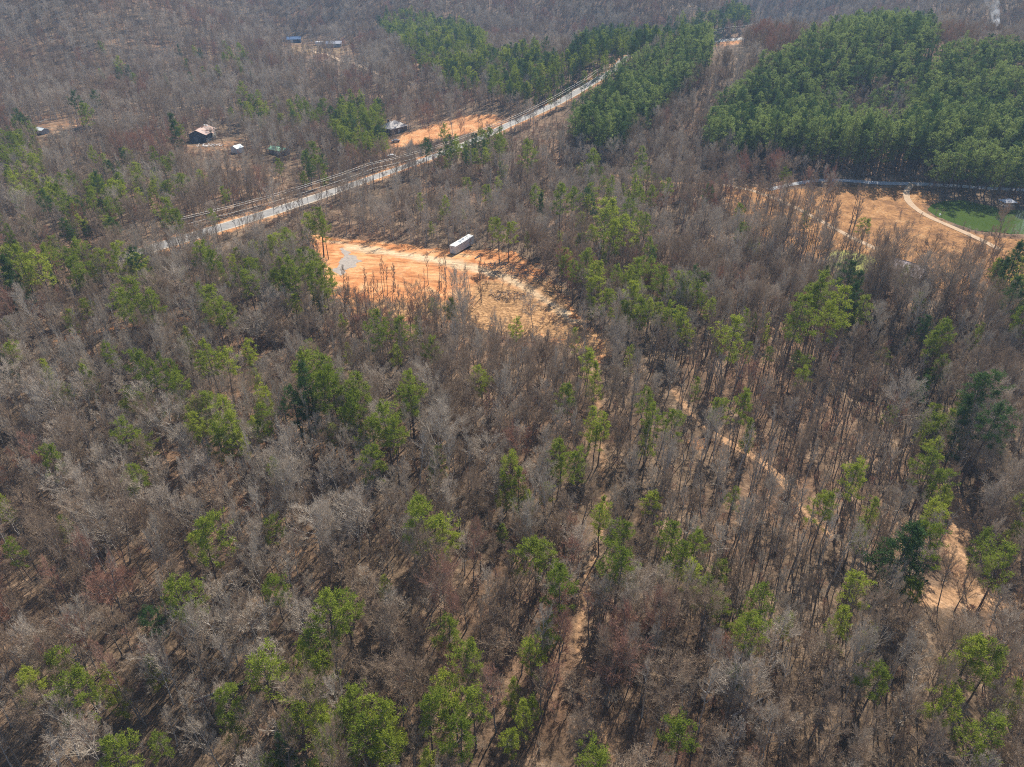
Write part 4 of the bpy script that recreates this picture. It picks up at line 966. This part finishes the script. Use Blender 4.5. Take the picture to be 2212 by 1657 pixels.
# debris in front of the ruin
p = G(452, 315); db = empty('debris_pile', (float(p[0]), float(p[1]), float(p[2])), 0); prop(db, 'scattered pale boards and scrap lying in front of the ruined house', 'debris')
b = MB(); b2 = MB()
for i in range(46):
    x, y = rs.normal() * 3.6, rs.normal() * 2.0; a = rs.uniform(0, 3.14); L = rs.uniform(.5, 2.2); w = rs.uniform(.12, .5); c, s = math.cos(a), math.sin(a); z = .1 + rs.uniform(0, .35)
    q = [(x - c * L / 2 + s * w / 2, y - s * L / 2 - c * w / 2, z), (x + c * L / 2 + s * w / 2, y + s * L / 2 - c * w / 2, z + rs.uniform(0, .3)), (x + c * L / 2 - s * w / 2, y + s * L / 2 + c * w / 2, z + rs.uniform(0, .3)), (x - c * L / 2 - s * w / 2, y - s * L / 2 + c * w / 2, z)]
    (b if i % 2 else b2).slab(q, .06)
b.build('board', M['whitewall'], db); b2.build('scrap', M['greywall'], db)

# vehicles
def car(name, label, cat, u, v, hdg, col, scale=1.0):
    g = G(u, v); root = empty(name, (float(g[0]), float(g[1]), float(g[2]) + .12), hdg); prop(root, label, cat); root.scale = (scale,) * 3
    pr = [(-2.25, .35), (-2.3, .75), (-2.2, .98), (-1.3, 1.05), (-.75, 1.45), (.75, 1.48), (1.45, 1.02), (2.2, .86), (2.28, .55), (2.2, .33)]
    b = MB(); n = len(pr); rows = []
    for y, k in ((-.88, .0), (-.9, .05), (-.66, 1), (.66, 1), (.9, .05), (.88, .0)):
        rows.append([(x * (1 if z < 1.1 else .93), (y if z < 1.1 else (y if abs(y) < .7 else math.copysign(.72, y))), z) for x, z in pr])
    vs = [p for r in rows for p in r]; fs = [(i * n + j, i * n + (j + 1) % n, (i + 1) * n + (j + 1) % n, (i + 1) * n + j) for i in range(5) for j in range(n)]
    fs += [tuple(range(n)), tuple(range(6 * n - 1, 5 * n - 1, -1))]; b.add(vs, fs); b.build('body', simple(label[:14], col, .3, .2, noise=.03), root)
    b = MB(); b.add([(-1.2, -.74, 1.1), (-.74, -.74, 1.4), (.7, -.74, 1.42), (1.25, -.74, 1.1), (-1.2, .74, 1.1), (-.74, .74, 1.4), (.7, .74, 1.42), (1.25, .74, 1.1)], [(0, 1, 2, 3), (7, 6, 5, 4), (2, 6, 7, 3), (0, 4, 5, 1)]); b.build('window', M['glass'], root)
    for x in (-1.4, 1.4):
        for y in (-.84, .84):
            b = MB(); b.tube([(x, y - .1, .32), (x, y + .1, .32)], .33, 12); b.build('wheel', M['dark_metal'], root)
car('parked_car', 'grey car parked on the sandy yard below the grey-roofed house', 'car', 855, 307, R(20), (.30, .31, .33))
car('parked_car', 'white car parked by the road under the pine at the yard entrance', 'car', 846, 340, R(10), (.75, .76, .78))
g = G(691, 97); cr = empty('camper', (float(g[0]), float(g[1]), float(g[2]) + .1), R(15)); prop(cr, 'bright white camper parked left of the light grey house on the hill', 'camper')
b = MB(); b.add([(-4.5, -1.25, .5), (4.2, -1.25, .5), (4.6, -1.25, 1.3), (4.1, -1.25, 3.0), (-4.5, -1.25, 3.1), (-4.5, 1.25, .5), (4.2, 1.25, .5), (4.6, 1.25, 1.3), (4.1, 1.25, 3.0), (-4.5, 1.25, 3.1)],
    [(0, 1, 2, 3, 4), (9, 8, 7, 6, 5), (0, 5, 6, 1), (1, 6, 7, 2), (2, 7, 8, 3), (3, 8, 9, 4), (4, 9, 5, 0)]); b.build('body', simple('camper_white', (.85, .87, .88), .35, noise=.03), cr)
for x in (-3, 0, 2.4): b = MB(); b.box(x, x + 1.1, -1.29, -1.253, 1.5, 2.2); b.build('window', M['glass'], cr)
for y in (-1.1, 1.1): b = MB(); b.tube([(0, y - .12, .38), (0, y + .12, .38)], .38, 12); b.build('wheel', M['dark_metal'], cr)

# gazebo on the pond bank
g = G(2171, 451); gz = empty('pond_gazebo', (float(g[0]), float(g[1]), POND_Z), R(8)); prop(gz, 'open-sided gazebo with a pale hipped roof on posts at the pond bank', 'gazebo')
b = MB(); b.box(-2.1, 2.1, -1.9, 1.9, 1.0, 1.15); b.build('deck', M['wood_post'], gz)
for x in (-1.95, 0, 1.95):
    for y in (-1.75, 1.75): b = MB(); b.box(x - .08, x + .08, y - .08, y + .08, -.6, 3.3); b.build('post', M['wood_post'], gz)
b = MB(); b.box(-2.1, 2.1, -1.95, -1.87, 1.95, 2.05); b.box(-2.1, -2.02, -1.87, 1.87, 1.95, 2.05); b.box(2.02, 2.1, -1.87, 1.87, 1.95, 2.05)
for i in range(9): b.box(-1.9 + i * .46, -1.84 + i * .46, -1.93, -1.88, 1.15, 1.95)
b.build('railing', M['trim'], gz)
b = MB(); A = [(-2.6, -2.4, 3.2), (2.6, -2.4, 3.2), (2.6, 2.4, 3.2), (-2.6, 2.4, 3.2)]; r1, r2 = (-.6, 0, 4.3), (.6, 0, 4.3)
for q in ([A[0], A[1], r2, r1], [A[1], A[2], r2], [A[2], A[3], r1, r2], [A[3], A[0], r1]): b.slab(q, .1)
b.build('roof', simple('gazebo_roof', (.36, .37, .40), .7), gz)
b = MB(); b.box(-1.2, .6, -1.2, -.5, 1.15, 1.6); b.build('bench', M['whitewall'], gz)
g = G(2031, 462); b = MB(); b.tube([(0, 0, -.1), (0, 0, .05), (0, 0, .25), (0, 0, .4)], [.2, .42, .42, .15], 10); o = b.build('pond_float', M['white_paint']); o.location = (float(g[0]), float(g[1]), POND_Z - .35); prop(o, 'small white float on the green pond near its left end', 'float')
g = G(2061, 474); b = MB(); b.tube([(0, 0, -.6), (.1, 0, 1.2), (.5, .1, 2.6)], [.07, .05, .02], 5); b.tube([(.1, 0, 1.2), (-.5, .2, 2.1)], [.04, .015], 4); b.tube([(.3, 0, 1.8), (1.0, .2, 2.3)], [.03, .012], 4); o = b.build('dead_snag', M['bark_grey']); o.location = (float(g[0]), float(g[1]), POND_Z - .3); prop(o, 'thin forked dead snag sticking out of the green pond', 'snag')

# power line
def G3(u, v, h): g = G(u, v, h); return np.array([g[0], g[1], g[2]])
POLES = [G3(352, 482, 11.3), G3(803, 354, 11.3), G3(1020, 290, 11.3), G3(1235, 190, 11.3), G3(1293, 152, 11.3), G3(1534, 65, 11.3), G3(1580, 54, 13), G3(1640, 50, 11.3)]
M['creosote'] = simple('creosoted_pole', (.16, .12, .09), .9, noise=.3, scale=2); M['wire'] = simple('bright_wire', (.80, .79, .76), .75, .7, noise=.02); M['insul'] = simple('porcelain', (.7, .7, .68), .3)
dirs = []
for i, p in enumerate(POLES):
    a = POLES[max(0, i - 1)]; c = POLES[min(len(POLES) - 1, i + 1)]; dirs.append(math.atan2(c[1] - a[1], c[0] - a[0]))
PL = ['hidden among pines left of the road', 'above the sandy yard entrance', 'rising behind the row of roadside pines', 'beside the pale stretch of road', 'at the bend in the wires', 'at the far top of the line', 'standing over the distant orange road cut', 'furthest of the line beyond the road cut']
OFF = [(1.75, 11.35), (-.25, 11.35), (-1.75, 9.9), (0.15, 8.2)]
pole0 = None
for i, (p, dr) in enumerate(zip(POLES, dirs)):
    if pole0 is None:
        root = bpy.data.objects.new('utility_pole', None); COL.objects.link(root)
        b = MB(); b.tube([(0, 0, -1), (0, 0, 5), (0, 0, 11.9)], [.19, .16, .12], 8); b.build('post', M['creosote'], root)
        for z, y0, y1 in ((11.1, -1.9, 1.9), (9.65, -1.95, .5)): b = MB(); b.box(-.07, .07, y0, y1, z - .07, z + .07); b.build('crossarm', M['wood_post'], root)
        for y, z in OFF[:3]: b = MB(); b.tube([(0, y, z - .18), (0, y, z - .1), (0, y, z)], [.06, .1, .05], 8); b.build('insulator', M['insul'], root)
        b = MB(); b.tube([(.32, 0, 8.5), (.32, 0, 9.3)], .22, 10); b.build('transformer', M['dark_metal'], root)
        pole0 = root
    else:
        root = pole0.copy(); COL.objects.link(root)
        for ch in list(pole0.children): c = ch.copy(); c.parent = root; COL.objects.link(c)
    root.location = (float(p[0]), float(p[1]), float(p[2])); root.rotation_euler = (0, 0, dr); prop(root, 'wooden utility pole ' + PL[i], 'utility pole', 'poles of the roadside power line')
WL = ['upper far-side wire of the roadside power line', 'middle wire of the roadside power line', 'lower near-side wire of the roadside power line', 'thin lowest wire of the roadside power line']
for k, (off, z) in enumerate(OFF):
    P = []
    for p, dr in zip(POLES, dirs): P.append(np.array([p[0] - math.sin(dr) * off, p[1] + math.cos(dr) * off, p[2] + z]))
    pts = []
    for a, c in zip(P[:-1], P[1:]):
        L = np.linalg.norm(c - a); sg = min(3.5, L * .016)
        for q in range(12):
            t = q / 12; x = a + (c - a) * t; x = x.copy(); x[2] -= 4 * sg * t * (1 - t); pts.append(x)
    pts.append(P[-1]); b = MB(); b.tube(pts, 0.032 if k < 3 else .016, 10); prop(b.build('power_wire', M['wire'], None, True), WL[k], 'wire', 'wires of the roadside power line')

# brush pile, fallen trunks
rs = np.random.default_rng(9)
def brushpile(u, v, r, n, label):
    g = G(u, v); b = MB()
    for i in range(n):
        a = rs.uniform(0, 6.28); q = r * math.sqrt(rs.uniform(0, 1)); c = np.array([q * math.cos(a) * 1.5, q * math.sin(a), (1 - q / r) * r * .32 * rs.uniform(.2, 1) + .1]); d = rs.normal(size=3) * np.array([1, 1, .28]); d /= np.linalg.norm(d)
        L = rs.uniform(.8, 3.2); m = c + rs.normal(size=3) * .15; m[2] = max(m[2], .1); e0 = c - d * L / 2; e1 = c + d * L / 2; e0[2] = max(e0[2], .02); e1[2] = max(e1[2], .02); w = rs.uniform(.02, .09); b.tube([e0, m, e1], [w, w * .8, w * .3], 4)
    o = b.build('brush_pile', M['bark_grey']); o.location = tuple(map(float, g)); prop(o, label, 'brush pile', 'brush piles in the clearing')
brushpile(1085, 582, 6.0, 420, 'large grey-brown heap of cut branches right of the white container')
brushpile(1148, 600, 4.5, 220, 'lower heap of cut branches along the right edge of the clearing')
brushpile(1095, 640, 4.0, 160, 'loose grey heap of sticks in the rough lower part of the clearing')
def log(u, v, L, r, a, label, mat='bark_pale', arc=0.):
    g = G(u, v); b = MB(); pts = []
    for i in range(6): t = i / 5; x = (t - .5) * L; pts.append((x, arc * math.sin(t * math.pi), .25 + float(hgt(g[0] + x * math.cos(a), g[1] + x * math.sin(a)) - g[2]) + (.15 * i if arc else 0)))
    b.tube(pts, [r * (1 - .6 * i / 5) for i in range(6)], 7)
    for k in range(5): t = rs.uniform(.45, .95); p = pts[int(t * 5)]; d = rs.normal(size=3); d[2] = abs(d[2]) * .4; d = d / np.linalg.norm(d) * rs.uniform(.8, 2); b.tube([p, (p[0] + d[0], p[1] + d[1], p[2] + d[2])], [r * .3, .01], 4)
    o = b.build('fallen_trunk', M[mat]); o.location = tuple(map(float, g)); o.rotation_euler = (0, 0, a); prop(o, label, 'fallen trunk', 'fallen trunks on the forest floor')
log(107, 262, 11, .3, .9, 'pale curved fallen trunk above the tin-roofed shed', arc=2.5)
log(1075, 845, 12, .2, -.9, 'pale fallen trunk lying in the bare woods below the clearing')
log(490, 1490, 9, .18, .4, 'pale fallen trunk among oaks in the lower left woods')
log(1790, 545, 7, .2, .3, 'dark fallen trunk lying beside the small lawn', 'bark_grey')
log(1630, 1520, 9, .16, .5, 'pale fallen trunk near the bottom right of the woods')
log(1035, 575 - 20, 5, .22, 1.0, 'dark log lying beside the white container', 'bark_grey')

# smoke rising behind the plantation hill
g = G(2158, 74, 5); top = G(2138, 40, 5)
sm, n, l = newmat('wood_smoke'); out = n.new('ShaderNodeOutputMaterial'); pv = n.new('ShaderNodeVolumePrincipled'); pv.inputs['Color'].default_value = (.92, .95, 1, 1)
tc = n.new('ShaderNodeTexCoord'); nz = noise_node(n, l, tc.outputs['Object'], .14, 4, .6); mr = n.new('ShaderNodeMapRange'); mr.inputs[1].default_value = .42; mr.inputs[2].default_value = .7; mr.inputs[3].default_value = 0; mr.inputs[4].default_value = .9; l.new(nz, mr.inputs[0])
sx = n.new('ShaderNodeSeparateXYZ'); l.new(tc.outputs['Object'], sx.inputs[0]); fd = n.new('ShaderNodeMapRange'); fd.inputs[1].default_value = 2; fd.inputs[2].default_value = 25; fd.inputs[3].default_value = 1; fd.inputs[4].default_value = .05; l.new(sx.outputs[2], fd.inputs[0])
l.new(mathn(n, l, 'MULTIPLY', mr.outputs[0], fd.outputs[0]), pv.inputs['Density']); l.new(pv.outputs[0], out.inputs['Volume'])
b = MB(); b.tube([(0, 0, 0), (-1.5, 0, 6), (-4, 0, 11), (-7, 1, 18), (-11, 1, 26), (-17, 2, 34)], [.8, 1.3, 2.2, 3.2, 4.5, 5.5], 12)
o = b.build('smoke', sm); o.location = tuple(map(float, g)); prop(o, 'thin blue-white smoke column rising beyond the pine hill', 'smoke', kind='stuff')


# ------------------------------------------------------------------ haze
hm, n, l = newmat('haze_air')
out = n.new('ShaderNodeOutputMaterial'); pv = n.new('ShaderNodeVolumePrincipled')
pv.inputs['Color'].default_value = (.42, .66, 1.0, 1); pv.inputs['Density'].default_value = .00015; pv.inputs['Anisotropy'].default_value = .0
l.new(pv.outputs[0], out.inputs['Volume'])
hb = MB(); hb.box(-3100, 3100, -3100, 3100, -12, 215)
prop(hb.build('haze', hm), kind='stuff')
